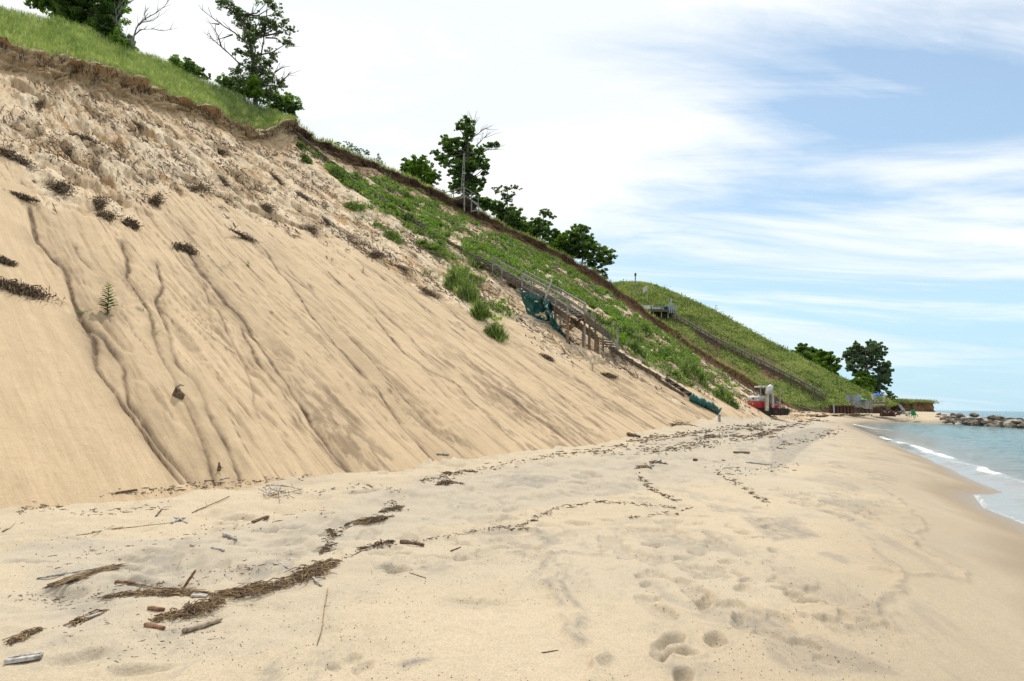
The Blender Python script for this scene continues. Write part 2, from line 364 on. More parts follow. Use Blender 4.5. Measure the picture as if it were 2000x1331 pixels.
# (toe s, toe p, scarp top px/depth or xyz, scarp height, grass edge px/depth or None)
COLS = [
 (-45, 10, (-57.0,-19.0, 19.5), 1.6, (-64.,-15., 24)),
 (-14, 10, (-40.0, 8.0, 19.8), 1.6, (-47., 13., 25)),
 (2, 10.3, (-31.0, 24.0, 19.9), 1.6, (-38., 31., 25.5)),
 (8.0, 10, (0, 80, 34), 1.7, (0, 24, 42)),
 (13, 10, (130, 117, 38), 1.6, (130, 52, 46)),
 (19, 10, (250, 155, 43), 1.5, (250, 98, 51)),
 (28, 10, (400, 213, 50), 1.4, (400, 163, 57)),
 (35, 10, (500, 256, 57), 1.3, (500, 205, 63)),
 (38, 10, (548, 236, 61), 2.4, (548, 226, 64)),
 (39.5, 10, (570, 240, 64), 2.4, (570, 237, 67)),
 (42, 10, (592, 262, 67), 1.3, None),
 (48, 10, (700, 308, 76), 1.3, None),
 (56, 10, (800, 352, 86), 1.3, None),
 (66, 10.5, (950, 425, 97), 1.5, None),
 (76, 11, (1100, 500, 103), 1.6, None),
 (83, 11.5, (1190, 557, 104), 1.8, None),
 (88, 12, (1300, 640, 102), 1.7, None),
 (92, 12, (1400, 706, 99), 1.3, None),
 (95, 11, (1480, 758, 96), .8, None),
 (97, 8, (1545, 797, 94), .2, None)]
def P3(q): return np.array(at(*q)) if isinstance(q[0], int) else np.array(q, float)
ctrl = []
for s, p, top, h, gr in COLS:
    T = np.array(tp(s, p)); t3 = P3(top); d = T-t3; d[2] = 0; d /= np.linalg.norm(d)
    base = t3+d*(.35*h)+np.array((0, 0, -h))
    if gr is None: g3 = t3-d*2.5+np.array((0, 0, .35))
    else: g3 = P3(gr)
    under = T+(T-base)*.14; b1 = g3-d*6+np.array((0, 0, .6)); b2 = g3-d*60+np.array((0, 0, -6.))
    mid = (T*.5+base*.5); mid[2] -= .5
    ctrl.append([under, T, mid, base, t3, g3, b1, b2])
ctrl = np.array(ctrl)          # columns x rows x 3
RT = [-.14, 0, .5, 1, 2, 3, 3.5, 4]
def crom(A, x):
    n = len(A); i = np.clip(np.floor(x).astype(int), 0, n-2); t = (x-i)[:, None, None]
    p0 = A[np.maximum(i-1, 0)]; p1 = A[i]; p2 = A[i+1]; p3 = A[np.minimum(i+2, n-1)]
    return .5*((2*p1)+(-p0+p2)*t+(2*p0-5*p1+4*p2-p3)*t*t+(-p0+3*p1-3*p2+p3)*t**3)
def dune_base(cs, ts):
    A = crom(ctrl, cs)                          # nc x rows x 3
    ts = np.asarray(ts); j = np.clip(np.searchsorted(RT, ts, side='right')-1, 0, len(RT)-2)
    r = np.array(RT); w = ((ts-r[j])/(r[j+1]-r[j]))[None, :, None]
    P = A[:, j]*(1-w)+A[:, j+1]*w
    # smooth concave slope instead of the kink at t = .5
    a, b = A[:, 1][:, None], A[:, 3][:, None]; tt = np.clip(ts, -.14, 1)[None, :, None]
    Q = a+(b-a)*tt; Q[..., 2] -= (2.0*np.clip(tt, 0, 1)*(1-np.clip(tt, 0, 1)))[..., 0]*1.0
    return np.where((ts <= 1)[None, :, None], Q, P).transpose(1, 0, 2)     # rows x cols x 3
toe_s = np.array([c[0] for c in COLS], float)
# ------------------------------------------------------------------ second hill
H2 = [((1060, 640, 130), (1060, 590, 180)), ((1200, 690, 125), (1150, 566, 178)), ((1290, 700, 122), (1210, 553, 175)), ((1350, 728, 120), (1262, 553, 170)),
      ((1410, 757, 118), (1325, 578, 166)), ((1470, 782, 116), (1400, 611, 162)), ((1540, 794, 117), (1480, 656, 158)), ((1590, 797, 121), (1560, 698, 153)),
      ((1640, 798, 127), (1640, 742, 149)), ((1690, 798, 133), (1700, 771, 146)), ((1740, 797, 139), (1750, 789, 145))]
c2 = []
for f_, t_ in H2:
    a = np.array(at(*f_)); b = np.array(at(*t_)); d = b-a; d[2] = 0; d /= np.linalg.norm(d)
    u = a-d*6; u[2] = 0.3
    lo = a.copy(); lo[2] = max(lo[2]-1.6, .9); lo -= d*1.2
    c2.append([u, lo, a, a*.5+b*.5+np.array((0, 0, .2)), b, b+d*8+np.array((0, 0, .2)), b+d*70+np.array((0, 0, -22.))])
c2 = np.array(c2); RT2 = [-.3, -.06, 0, .5, 1, 1.3, 2]
def hill_base(cs, ts):
    A = crom(c2, cs); ts = np.asarray(ts); j = np.clip(np.searchsorted(RT2, ts, side='right')-1, 0, len(RT2)-2)
    r = np.array(RT2); w = ((ts-r[j])/(r[j+1]-r[j]))[None, :, None]
    return (A[:, j]*(1-w)+A[:, j+1]*w).transpose(1, 0, 2)
# coarse ray targets
def bvh(P):
    nr, nc = P.shape[:2]; return BVHTree.FromPolygons([tuple(p) for p in P.reshape(-1, 3)], grid_faces(nr, nc).tolist())
CSC = np.linspace(0, len(COLS)-1, 381); TSC = np.concatenate([np.linspace(-.14, 1, 150), np.linspace(1.02, 4, 60)])
DB = dune_base(CSC, TSC); BV_D = bvh(DB)
def ct(u, v):
    """pixel -> (column, t) on the dune"""
    h = BV_D.ray_cast(O, ray(u, v).normalized())
    if h[0] is None: return None
    i = h[2]; nc = len(CSC)-1; r, c = divmod(i, nc)
    P = DB[r:r+2, c:c+2]; q = np.array(h[0])
    best = None                                      # refine inside the cell
    for a in np.linspace(0, 1, 6):
        for b in np.linspace(0, 1, 6):
            w = (P[0, 0]*(1-a)+P[1, 0]*a)*(1-b)+(P[0, 1]*(1-a)+P[1, 1]*a)*b
            d = ((w-q)**2).sum()
            if best is None or d < best[0]: best = (d, a, b)
    return CSC[c]+(CSC[c+1]-CSC[c])*best[2], TSC[r]+(TSC[r+1]-TSC[r])*best[1]
# ------------------------------------------------------------------ dune mesh
def ctl(pts):
    o = []
    for u, v in pts:
        q = ct(u, v)
        if q: o.append(q)
    return o
SC = np.array([1., 14.])        # rough metres per unit of column / t, used for distances in (c, t) space
# columns: spacing follows the distance from the viewpoint
cl = [-0.0]; c = 0.0
while c < len(COLS)-1:
    s_ = np.interp(c, range(len(COLS)), toe_s); ds = np.interp(c, range(len(COLS)), np.gradient(toe_s))
    dist = math.hypot(10, s_) if s_ > 4 else 10+(4-s_)*1.6
    c += .0036*max(dist, 9)/ds; cl.append(min(c, len(COLS)-1))
CS = np.array(cl)
tl = [-.14]
while tl[-1] < 1: tl.append(tl[-1]+.00155*(1+max(tl[-1], 0)*1.1))
TSF = np.concatenate([np.array(tl[:-1]), np.linspace(1, 2, 30)[:-1], np.linspace(2, 3, 46)[:-1], np.linspace(3, 4, 16)])
P = dune_base(CS, TSF); nr, nc = P.shape[:2]
Tg = np.repeat(TSF[:, None], nc, 1); Cg = np.repeat(CS[None, :], nr, 0)
sg = np.interp(Cg, range(len(COLS)), toe_s)                       # metres across
lenr = np.linalg.norm(P[np.argmin(abs(TSF-1))]-P[np.argmin(abs(TSF))], axis=1)[None, :]
tg = Tg*lenr                                                      # metres up the slope
wx = fbm(sg*.13, tg*.09, 3, 5)-.5
# zones traced from the photograph onto the (column, t) chart of the surface
warp_c = (fbm(sg*.5, tg*.5, 4, 21)-.5)*.9; warp_t = (fbm(sg*.5, tg*.5, 4, 31)-.5)*.10
def line_t(pts, default):
    q = sorted(ctl(pts)); 
    return np.interp(Cg+warp_c*.4, [a for a, b in q], [b for a, b in q])
deb_lo = line_t([(0,330),(90,420),(210,440),(330,400),(450,440),(560,450),(680,480),(760,520),(860,590),(960,640),(1060,660),(1150,670),(1260,740),(1380,790),(1440,800)], .7)
deb = ss(Tg+warp_t*2.0+(fbm(sg*1.2, tg*.16, 4, 33)-.5)*.30-deb_lo, -.03, .10)*(Tg < 1.02)
G1 = ctl([(578,262),(640,330),(660,400),(740,460),(800,470),(860,510),(900,560),(980,655),(1000,650),(960,560),(1010,560),(1110,600),(1200,680),(1330,750),(1440,785),(1455,765),(1400,715),(1290,650),(1190,575),(1100,518),(950,445),(800,370),(700,325),(600,275)])
D, ins = pdist(Cg+warp_c*.5, (Tg+warp_t*.8)*14, [(a, b*14) for a, b in G1], True)
green_zone = np.where(ins, np.clip(D/.5, 0, 1), 0)*(Tg < 1.0)
patch = fbm(sg*.42, tg*.42, 5, 77)
green = green_zone*ss(patch, .495, .56)
grasstop = ss(Tg, 1.9, 2.05)
green = np.maximum(green, grasstop*ss(fbm(sg*.6, tg*.6+Tg*9, 4, 78)+ss(Tg, 1.95, 2.5)*.3, .42, .55))
brown = ss(Tg, .955, .985)*(1-ss(Tg, 1.93, 2.02))
rightside = ss(Cg, 9.3, 10.2)
brown = np.maximum(brown, .75*ss(Tg, .70, .97)*(Tg < 1)*ss(fbm(sg*.8+wx*2, tg*.28, 4, 80), .44, .55))
brown = np.maximum(brown, rightside*ss(Tg+warp_t*.4, .90, .95)*(1-ss(Tg, 1.95, 2.05))*.9)
brown = np.maximum(brown, rightside*.55*green_zone*ss(fbm(sg*.3+9, tg*.5, 4, 79), .5, .6))
# rills
dark = np.zeros_like(Tg); dz = np.zeros_like(Tg)
RILLS = [
 ([(62,400),(75,470),(120,520),(150,590),(185,660),(200,720),(240,780),(275,840),(305,885),(350,938)], .16, .30, .9, 1),
 ([(160,620),(205,660),(240,730),(262,790),(310,860),(372,938)], .12, .16, .8, 0),
 ([(240,470),(248,540),(275,580),(300,640),(322,700),(350,760),(382,830),(410,890),(425,940)], .13, .16, .7, 0),
 ([(310,515),(318,560),(305,585),(320,620),(345,690),(380,755),(420,830),(450,885),(470,938)], .14, .15, .7, 0),
 ([(370,490),(420,560),(480,630),(520,690),(560,760),(610,830),(650,880),(692,925)], .20, .22, 1., 1),
 ([(470,640),(500,700),(540,760),(600,840),(672,915)], .14, .10, .7, 0),
 ([(520,490),(570,560),(620,630),(680,700),(740,760),(790,830),(850,895)], .16, .18, .9, 1),
 ([(640,530),(720,610),(790,690),(835,722),(882,745)], .14, .12, .7, 0),
 ([(560,520),(650,620),(740,720),(830,810),(900,890)], .12, .1, .6, 0),
 ([(700,560),(800,660),(900,760),(1000,860)], .12, .1, .6, 0),
 ([(760,540),(880,650),(1000,750),(1110,850)], .12, .1, .5, 0),
 ([(850,580),(960,670),(1080,760),(1190,850)], .14, .12, .6, 0),
 ([(400,560),(440,640),(480,720),(500,790),(510,820)], .1, .08, .5, 0),
 ([(150,480),(200,560),(260,640),(300,700)], .1, .1, .5, 0),
 ([(950,640),(1060,720),(1180,790),(1260,832)], .14, .1, .5, 0),
 ([(900,700),(1000,770),(1120,840)], .12, .08, .5, 0)]
for pts, w, dep, dk, edge in RILLS:
    q = ctl(pts)
    if len(q) < 2: continue
    m3 = crom(ctrl, np.array([a for a, b in q]))
    # distance in metres on the chart
    qs = [(float(np.interp(a, range(len(COLS)), toe_s)), b*float(np.interp(a, CS, lenr[0]))) for a, b in q]
    sel = (Tg < 1) & (sg > min(x for x, y in qs)-1.5) & (sg < max(x for x, y in qs)+1.5)
    X = sg[sel]+(fbm(sg[sel]*1.1, tg[sel]*.6, 5, 41)-.5)*.42; Y = tg[sel]
    D, _ = pdist(X, Y, qs)
    ws = w*(1.+.6*(fbm(X*.4, Y*.3, 2, 43)-.5))*(1+Y*.03)
    prof = np.exp(-(D/ws)**2)
    kk = ss(fbm(X*.9, Y*.5, 3, 44), .25, .6)*.5+.5
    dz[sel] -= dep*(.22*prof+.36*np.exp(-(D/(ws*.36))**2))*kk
    dark[sel] = np.maximum(dark[sel], np.maximum(1.7*dk*np.exp(-(D/(ws*.36))**2), .7*dk*np.exp(-(D/(ws*1.7))**2)*ss(fbm(X*2.5, Y*.5, 3, 45), .4, .6))*kk)  # darker sand in the cut, plus a wide band of painted shading
    if edge:
        lo = np.interp(Y, [y for x, y in qs][::-1], [x for x, y in qs][::-1])
        side = ss(X-lo, 0, .25)*np.exp(-np.maximum(X-lo, 0)/1.4)*(D < 4)
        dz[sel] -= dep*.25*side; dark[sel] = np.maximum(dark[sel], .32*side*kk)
smooth_left = 1-ss(sg+(fbm(tg*.2, sg*.1, 3, 9)-.5)*2-np.interp(tg, [0, 8, 14, 22], [7.2, 6.2, 6.4, 9.0]), -.2, .5)   # fresh fan, left of the first rill
smooth_left = smooth_left*(tg < 17)
slopez = (Tg < 1)
st1 = fbm(sg*1.5+wx*2, tg*.13, 5, 51, .55)-.5; st2 = fbm(sg*.45+wx, tg*.05, 4, 52)-.5
st3 = np.abs(fbm(sg*2.6+wx*3, tg*.16, 3, 53)-.5)
lump = fbm(sg*.8, tg*.8, 5, 54, .6)-.5; fine = fbm(sg*3.1, tg*3.1, 4, 55, .6)-.5
toefade = ss(tg, 0, 2.0)
dz += slopez*((st1*.12+st2*.30)*(.25+.75*toefade)*(1-.85*smooth_left)+(lump*.09+fine*.035)*(.2+.8*toefade)*(1-.5*smooth_left))
dz -= slopez*(1-smooth_left)*toefade*.07*np.exp(-(st3/.03)**2)
dark = np.maximum(dark, slopez*(1-smooth_left)*(1-deb)*.42*np.exp(-(st3/.025)**2)*ss(fbm(sg*.5, tg*.15, 3, 56), .40, .52))
for k_, (fx_, fy_, sd_n, th_n) in enumerate(((1.7, .07, 58, .020), (.8, .045, 59, .014), (3.4, .12, 60, .03))):
    rid = np.abs(fbm(sg*fx_+wx*1.2, tg*fy_, 3, sd_n)-.5)
    dark = np.maximum(dark, slopez*(1-smooth_left)*(1-.8*deb)*(.85, .95, .45)[k_]*np.exp(-(rid/th_n/.6)**2)*ss(fbm(sg*.35+k_*7, tg*.12, 3, 66), .44, .58)*(.4+.6*ss(fbm(sg*3, tg*.8, 3, 67), .35, .6)))
# dark damp bands low on the slope
low = (1-ss(tg, 3, 16))*ss(fbm(sg*.7, tg*.10, 4, 57), .46, .62)*(1-smooth_left)
dark = np.maximum(dark, slopez*low*.62*ss(fbm(sg*3.2, tg*.9, 5, 68, .65), .42, .58))
# rough debris zone: blocks, steps and clumps dragged down the fall line
blk = fbm(sg*.9, tg*.55, 5, 61, .62); blk2 = fbm(sg*2.3+wx*4, tg*1.1, 4, 62, .6)
dz += deb*slopez*((ss(fbm(sg*.9+wx*3, tg*.30, 5, 64, .6), .40, .60)-.5)*.26+(blk2-.5)*.24+(fine-.5)*.16)
dark = np.maximum(dark, deb*slopez*.75*ss(fbm(sg*.8+wx*3, tg*.34, 6, 63, .65), .55, .60))
LEDGE = [([(0,150),(40,160),(100,190),(160,235),(215,262)], .55),([(0,225),(50,240),(110,270),(180,310),(240,345)], .4),([(150,200),(220,220),(300,258),(380,300),(450,330),(520,352)], .45),
 ([(300,235),(360,262),(430,285),(500,312),(560,350)], .45),([(60,300),(130,330),(200,360),(260,372)], .3),([(330,330),(400,360),(470,385),(560,420),(640,452)], .35),([(430,300),(520,362),(600,405),(680,452)], .35)]
for pts, am in LEDGE:
    q = ctl(pts); xs = np.array([np.interp(a, range(len(COLS)), toe_s) for a, b in q]); ys = np.array([b*np.interp(a, CS, lenr[0]) for a, b in q]); o_ = np.argsort(xs); xs, ys = xs[o_], ys[o_]
    X = sg+(fbm(sg*.9, tg*.7, 4, 46)-.5)*2.2; d = tg-np.interp(X, xs, ys)+(fbm(sg*1.3, tg*.9, 5, 47)-.5)*1.8
    wv = ss(X, xs[0]-.3, xs[0]+1.2)*(1-ss(X, xs[-1]-1.2, xs[-1]+.3))*slopez*ss(fbm(sg*.7, tg*.2, 3, 48), .35, .5)
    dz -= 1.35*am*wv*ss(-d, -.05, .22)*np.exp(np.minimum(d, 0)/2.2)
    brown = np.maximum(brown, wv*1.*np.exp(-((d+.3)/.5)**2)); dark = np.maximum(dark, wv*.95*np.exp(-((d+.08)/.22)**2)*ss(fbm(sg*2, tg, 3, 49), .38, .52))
dz += green_zone*(lump*.8)
sc = (Tg > .9) & (Tg < 2.3)
# scarp: pull the face in and out, let the turf hang over in lumps
A0 = P.copy()
out = np.stack([np.full(nc, .866), np.full(nc, -.5), np.zeros(nc)], 1)[None]
face = ss(Tg, .95, 1.1)*(1-ss(Tg, 2.05, 2.4))
fo = (fbm(sg*.8, Tg*3, 5, 71, .6)-.5)*1.5+(fbm(sg*3.1, Tg*6, 4, 72)-.5)*.5
lip = np.exp(-((Tg-1.97)/.10)**2)*(.25+.5*(vn(sg*1.4, Tg*0, 73)))
P = P+out*(face*fo+lip)[..., None]
dz += ss(Tg, .85, 1.0)*(1-ss(Tg, 1.0, 1.6))*(fbm(sg*.6, Tg, 4, 74)-.4)*.9
dz += ss(Tg, 1.8, 2.1)*((fbm(sg*.35, Tg*2, 3, 75)-.5)*.7*(1-rightside*.2)+(fbm(sg*1.6, Tg*12, 4, 76)-.5)*.3)
P[..., 2] += dz
# the far end dies into the beach
mask = np.stack([np.clip(dark, 0, 1), np.clip(green, 0, 1), np.clip(brown*(1-green*.5), 0, 1), np.clip(deb, 0, 1)], -1)
stt = np.stack([sg/100, tg/100, rightside], -1)
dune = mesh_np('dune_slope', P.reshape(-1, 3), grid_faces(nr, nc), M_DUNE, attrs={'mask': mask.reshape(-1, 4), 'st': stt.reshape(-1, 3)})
dune['kind'] = 'structure'
# ------------------------------------------------------------------ grassy hill mesh
m, nt, out_ = newmat('hill_ground'); g = G(nt); o = g.obj(); mk = g.attr('mask')
n = g.noise(o, .16, 6, .62); n2 = g.noise(o, .9, 6, .7)
cc = g.mix(g.ramp(n, .4, .62), (.085, .12, .035), (.19, .205, .085)); cc = g.mix(g.m('MULTIPLY', g.ramp(n2, .5, .7), .7), cc, (.06, .075, .028))
cc = g.mix(mk[1], cc, g.mix(g.ramp(n2, .35, .6), (.085, .048, .028), (.22, .14, .08)))
nt.links.new(g.bsdf(cc, .95, g.bump(n2, .9, .5), .1), out_.inputs[0]); M_HILL = m
hc = np.linspace(0, len(H2)-1, 420); ht = np.concatenate([np.linspace(-.3, 0, 26)[:-1], np.linspace(0, 1.3, 230)[:-1], np.linspace(1.3, 2, 20)])
Hp = hill_base(hc, ht); HT = np.repeat(ht[:, None], len(hc), 1); HX, HY = Hp[..., 0], Hp[..., 1]
Hp[..., 2] += ss(HT, -.02, .1)*((fbm(HX*.12, HY*.12, 4, 81)-.5)*1.6+(fbm(HX*.6, HY*.6, 4, 82)-.5)*.8)*(1-.65*ss(HT, .7, 1.)*(1-ss(HT, 1.0, 1.3)))
hb = 1-ss(HT+(fbm(HX*.3, HY*.3, 4, 83)-.5)*.12, -.03, .05)
hb = np.maximum(hb, (1-ss(HT, .40, .75))*ss(fbm(HX*.20, HY*.12, 4, 84), .46, .54)*ss(-HX, -62, -52)*.95)
hill = mesh_np('grassy_hill', Hp.reshape(-1, 3), grid_faces(*HT.shape), M_HILL, attrs={'mask': np.stack([HT*0, hb, HT*0, HT*0], -1).reshape(-1, 4)})
hill['kind'] = 'structure'
# ------------------------------------------------------------------ beach mesh (polar sheet, reaches the horizon)
ang = np.concatenate([np.linspace(-180, -50, 40)[:-1], np.linspace(-50, -43, 30)[:-1], np.linspace(-43, 44, 1000), np.linspace(44, 60, 60)[1:], np.linspace(60, 180, 40)[1:-1]])
ang = np.radians(ang); rr = [.02, .3, .7, 1.1, 1.5, 1.9]
while rr[-1] < 260: rr.append(rr[-1]*1.0056)
rr += [320, 420, 600, 1200, 4000, 30000]; rr = np.array(rr)
BX = rr[:, None]*np.sin(ang)[None]; BY = rr[:, None]*np.cos(ang)[None]
BZ, SG = beach_z(BX, BY)
sb = .5*BX+.866*BY; pb = -.866*BX+.5*BY
nearm = (BX**2+BY**2) < 60**2
lum = fbm(BX*.45, BY*.45, 4, 91)-.5
dry = ss(SG, 3.5, 7)
BZ += dry*(lum*.28*ss(pb, 3, 7)+(fbm(BX*1.5, BY*1.5, 4, 92)-.5)*.15*(.15+ss(pb, 2.8, 5)))*(BX**2+BY**2 < 220**2)
BZ += ss(SG, 1.2, 3)*(fbm(BX*7, BY*7, 4, 93, .6)-.5)*.020*nearm
def gpt(u, v, z=None):
    q = onz(u, v, 0.05 if z is None else z)
    for _ in range(6):
        zz = float(beach_z(np.array([q.x]), np.array([q.y]))[0][0]); q = onz(u, v, min(zz, 1.45))
    return q
# footprints and soft dimples: (u, v, length, width, turn, depth)
FP = [(1310,1252,.30,.15,60,.05),(1322,1275,.24,.14,20,.055),(1398,1250,.26,.13,70,.05),(1372,1172,.27,.12,75,.045),(1385,1163,.20,.10,70,.03),(1455,1135,.24,.11,60,.03),(1450,1200,.30,.12,75,.03),(1545,1155,.30,.11,140,.04),
 (1568,1170,.26,.1,150,.035),(1450,1038,.26,.12,60,.04),(1482,1050,.28,.14,20,.045),(1490,1015,.26,.13,70,.03),(1510,1075,.26,.12,70,.03),(1480,992,.28,.14,40,.03),(1420,1098,.26,.14,60,.03),(1450,1150,.25,.12,60,.03),(1290,1275,.28,.14,70,.04),
 (1462,955,.3,.2,30,.05),(1440,935,.3,.2,30,.045),(1495,975,.3,.18,30,.05),(1450,1225,.26,.12,80,.025),(1335,1325,.26,.12,80,.05),(1500,1030,.3,.15,50,.03),
 (460,1003,.45,.22,10,.06),(520,1030,.4,.2,10,.055),(440,1010,.3,.2,10,.03),(345,1050,.4,.2,10,.05),(230,1112,.4,.2,10,.05),(252,1090,.35,.2,10,.04),(705,970,.5,.25,10,.07),(775,1088,.3,.16,10,.05),(765,1110,.28,.13,10,.055),(782,1115,.25,.1,10,.04),
 (60,1110,.4,.2,10,.04),(170,1060,.4,.2,20,.045),(300,1080,.35,.2,0,.04),(560,1030,.4,.2,0,.05),(610,1045,.4,.2,10,.05),(640,1075,.35,.18,20,.045),(850,1092,.3,.12,0,.03),(915,1092,.3,.12,0,.03),(940,1088,.25,.12,0,.025),(980,1070,.25,.12,0,.03),
 (1130,1022,.35,.15,0,.03),(1180,1016,.3,.15,0,.03),(120,1160,.35,.2,20,.03),(270,1310,.3,.14,20,.03),(150,1290,.3,.16,20,.03),(560,1085,.35,.18,10,.045),(270,1140,.4,.2,10,.05),(90,1060,.4,.25,10,.05),(650,1010,.4,.2,0,.05)]
stain_shade = np.zeros_like(BX)  # mineral stains, plus shade painted into dents and along swash edges
for u, v, l, w, a, dp in FP:
    q = gpt(u, v); dx = BX-q.x; dy = BY-q.y; sel = dx*dx+dy*dy < .5
    a = math.radians(a+R.uniform(-12, 12)); ca, sa = math.cos(a), math.sin(a)
    x = dx[sel]*ca+dy[sel]*sa; y = -dx[sel]*sa+dy[sel]*ca
    x = x+(vn(BX[sel]*9, BY[sel]*9, 95)-.5)*.05; y = y+(vn(BX[sel]*9, BY[sel]*9, 96)-.5)*.05
    rr2 = (x/(l*.5))**2+(y/(w*.5))**2; r_ = np.sqrt(rr2)
    dp *= 1.25; BZ[sel] += -dp*1.15*np.exp(-rr2**1.6)+dp*.28*np.exp(-((r_-1.35)/.35)**2)
    stain_shade[sel] = np.maximum(stain_shade[sel], .18*np.exp(-rr2**2))  # shade painted into the hollow of each print
tramp = ss(pb, -.9, .2)*(1-ss(pb, 2.5, 4.5))*ss(fbm(BX*.5, BY*.25, 3, 106), .42, .58)*ss(SG, 1.5, 3)*nearm
tramp = np.maximum(tramp, .8*ss(pb, 2.2, 4)*ss(fbm(BX*.4, BY*.4, 3, 107), .4, .55)*nearm)
BZ -= tramp*ss(fbm(BX*4.2, BY*3.2, 3, 108), .54, .68)*.045; BZ += tramp*(fbm(BX*5, BY*4, 3, 109)-.5)*.03
stain_shade = np.maximum(stain_shade, .35*tramp*ss(fbm(BX*4.2, BY*3.2, 3, 108), .58, .68))  # trampled dents darkened with painted shade
for _ in range(260):       # trampled dry sand near the dune foot
    s_ = R.uniform(5, 60); p_ = R.uniform(3.5, 9.5); x0, y0 = toe_xy(s_, p_); k = 1+s_*.02
    dx = BX-x0; dy = BY-y0; sel = dx*dx+dy*dy < 1.2
    BZ[sel] -= R.uniform(.01, .035)*np.exp(-((dx[sel]/(.22*k))**2+(dy[sel]/(.16*k))**2)**1.2)
# low swash ridges left by waves: traced lobes
LOBES = [[(1180,1330),(1130,1250),(1085,1180),(1072,1110),(1060,1060),(1048,1035)],[(1130,1330),(1165,1290),(1125,1210),(1100,1140),(1105,1090)],
 [(1700,945),(1760,980),(1800,1020),(1790,1050),(1700,1010)],[(1760,1048),(1830,1090),(1878,1118),(1865,1128),(1790,1124),(1700,1110)],[(1640,1190),(1700,1200),(1740,1170),(1776,1150),(1750,1110),(1690,1060)],
 [(1560,1200),(1640,1225),(1720,1215)],[(1680,1000),(1740,1030),(1800,1070)],[(1000,1084),(1100,1080),(1180,1085),(1260,1095),(1340,1110),(1400,1130)]]
for L_ in LOBES:
    q = [tuple(gpt(u, v)[:2]) for u, v in L_]; xs = [a for a, b in q]; ys = [b for a, b in q]
    sel = (BX > min(xs)-.6) & (BX < max(xs)+.6) & (BY > min(ys)-.6) & (BY < max(ys)+.6)
    D, ins = pdist(BX[sel]+(fbm(BX[sel]*3, BY[sel]*3, 3, 97)-.5)*.25, BY[sel]+(fbm(BX[sel]*3, BY[sel]*3, 3, 98)-.5)*.25, q)
    BZ[sel] += .028*np.exp(-(D/.05)**2); stain_shade[sel] = np.maximum(stain_shade[sel], .6*np.exp(-(D/.03)**2)*ss(fbm(BX[sel]*4, BY[sel]*4, 2, 99), .4, .6))  # raised edge, its shading painted as a broken dark line
def bpoly(pts, soft=.4, wp=.5):
    q = [tuple(gpt(u, v)[:2]) for u, v in pts]
    D, ins = pdist(BX+(fbm(BX*.9, BY*.9, 4, 101)-.5)*wp*2, BY+(fbm(BX*.9, BY*.9, 4, 102)-.5)*wp*2, q, True)
    return np.where(ins, ss(D, 0, soft), 0.)
grey = bpoly([(0,1070),(300,1035),(620,985),(800,935),(1000,905),(1250,870),(1450,840),(1640,825),(1600,900),(1500,930),(1250,960),(1050,1000),(850,1040),(700,1070),(560,1130),(420,1200),(250,1290),(0,1331)], .5)
grey = np.maximum(grey*.95, .35*ss(fbm(BX*.4, BY*.4, 4, 103), .5, .62)*(pb < 6))
for pts, k in (([(770,1312),(815,1290),(885,1280),(866,1297),(815,1316)], 1.6), ([(905,1262),(940,1250),(935,1262)], .8), ([(100,1250),(160,1240),(165,1275),(120,1280)], .5), ([(700,1290),(740,1285),(735,1310)], .5),
               ([(1470,1240),(1600,1240),(1800,1320),(1800,1331),(1560,1331),(1500,1290)], .55), ([(1440,1010),(1560,1010),(1600,1050),(1500,1060)], .6), ([(1570,1190),(1700,1225),(1760,1250),(1640,1230)], .6),
               ([(1000,925),(1110,930),(1060,960),(960,950)], .5), ([(1500,860),(1600,835),(1640,838),(1560,890),(1500,940)], .55), ([(1540,1120),(1640,1150),(1600,1170),(1530,1140)], .4), ([(1290,1290),(1420,1290),(1440,1331),(1280,1331)], .5)):
    stain_shade = np.maximum(stain_shade, k*bpoly(pts, .12, .12))
wetm = 1-ss(SG+(fbm(BX*.5, BY*.5, 3, 104)-.5)*1.2, .1, 2.3)
wetm = np.maximum(wetm*.95, .0); wetm = np.where(SG < .1, 1., wetm)
wetm = np.maximum(wetm, .30*(1-ss(SG+(fbm(BX*.6, BY*.6, 4, 105)-.5)*2.4, 2.2, 4.2)))
spk = ss(pb, -1.0, .3)*(1-.5*ss(pb, 5, 8))
beach = mesh_np('beach', np.stack([BX, BY, BZ], -1).reshape(-1, 3), grid_faces(*BX.shape, wrap=True), M_BEACH,
    attrs={'mask': np.stack([grey, wetm, stain_shade, spk], -1).reshape(-1, 4)})
beach['kind'] = 'structure'
# ------------------------------------------------------------------ water
wr = [2.]
while wr[-1] < 700: wr.append(wr[-1]*1.0085)
wr += [900, 1300, 2200, 5000, 14000, 50000]; wr = np.array(wr)
wa = np.radians(np.concatenate([np.linspace(-10, 20, 20)[:-1], np.linspace(20, 50, 420), np.linspace(50, 100, 60)[1:], np.linspace(100, 200, 20)[1:]]))
WX = wr[:, None]*np.sin(wa); WY = wr[:, None]*np.cos(wa)
D, ins = pdist(WX, WY, LAND, True); off = np.where(ins, -D, D)
brk = [tuple(onz(u, v, WZ+.05)[:2]) for u, v in [(2080,968),(2000,946),(1950,932),(1900,915),(1860,900),(1800,880),(1755,866),(1722,856)]]
DBk, _ = pdist(WX+(fbm(WX*.35, WY*.35, 3, 111)-.5)*.8, WY+(fbm(WX*.35, WY*.35, 3, 112)-.5)*.8, brk)
brk2 = [tuple(onz(u, v, WZ+.03)[:2]) for u, v in [(1668,829),(1685,833),(1712,838),(1740,841)]]
DB2, _ = pdist(WX, WY, brk2)
brk3 = [tuple(onz(u, v, WZ+.02)[:2]) for u, v in [(2040,1050),(2000,1024),(1955,1006),(1920,992),(1900,966)]]
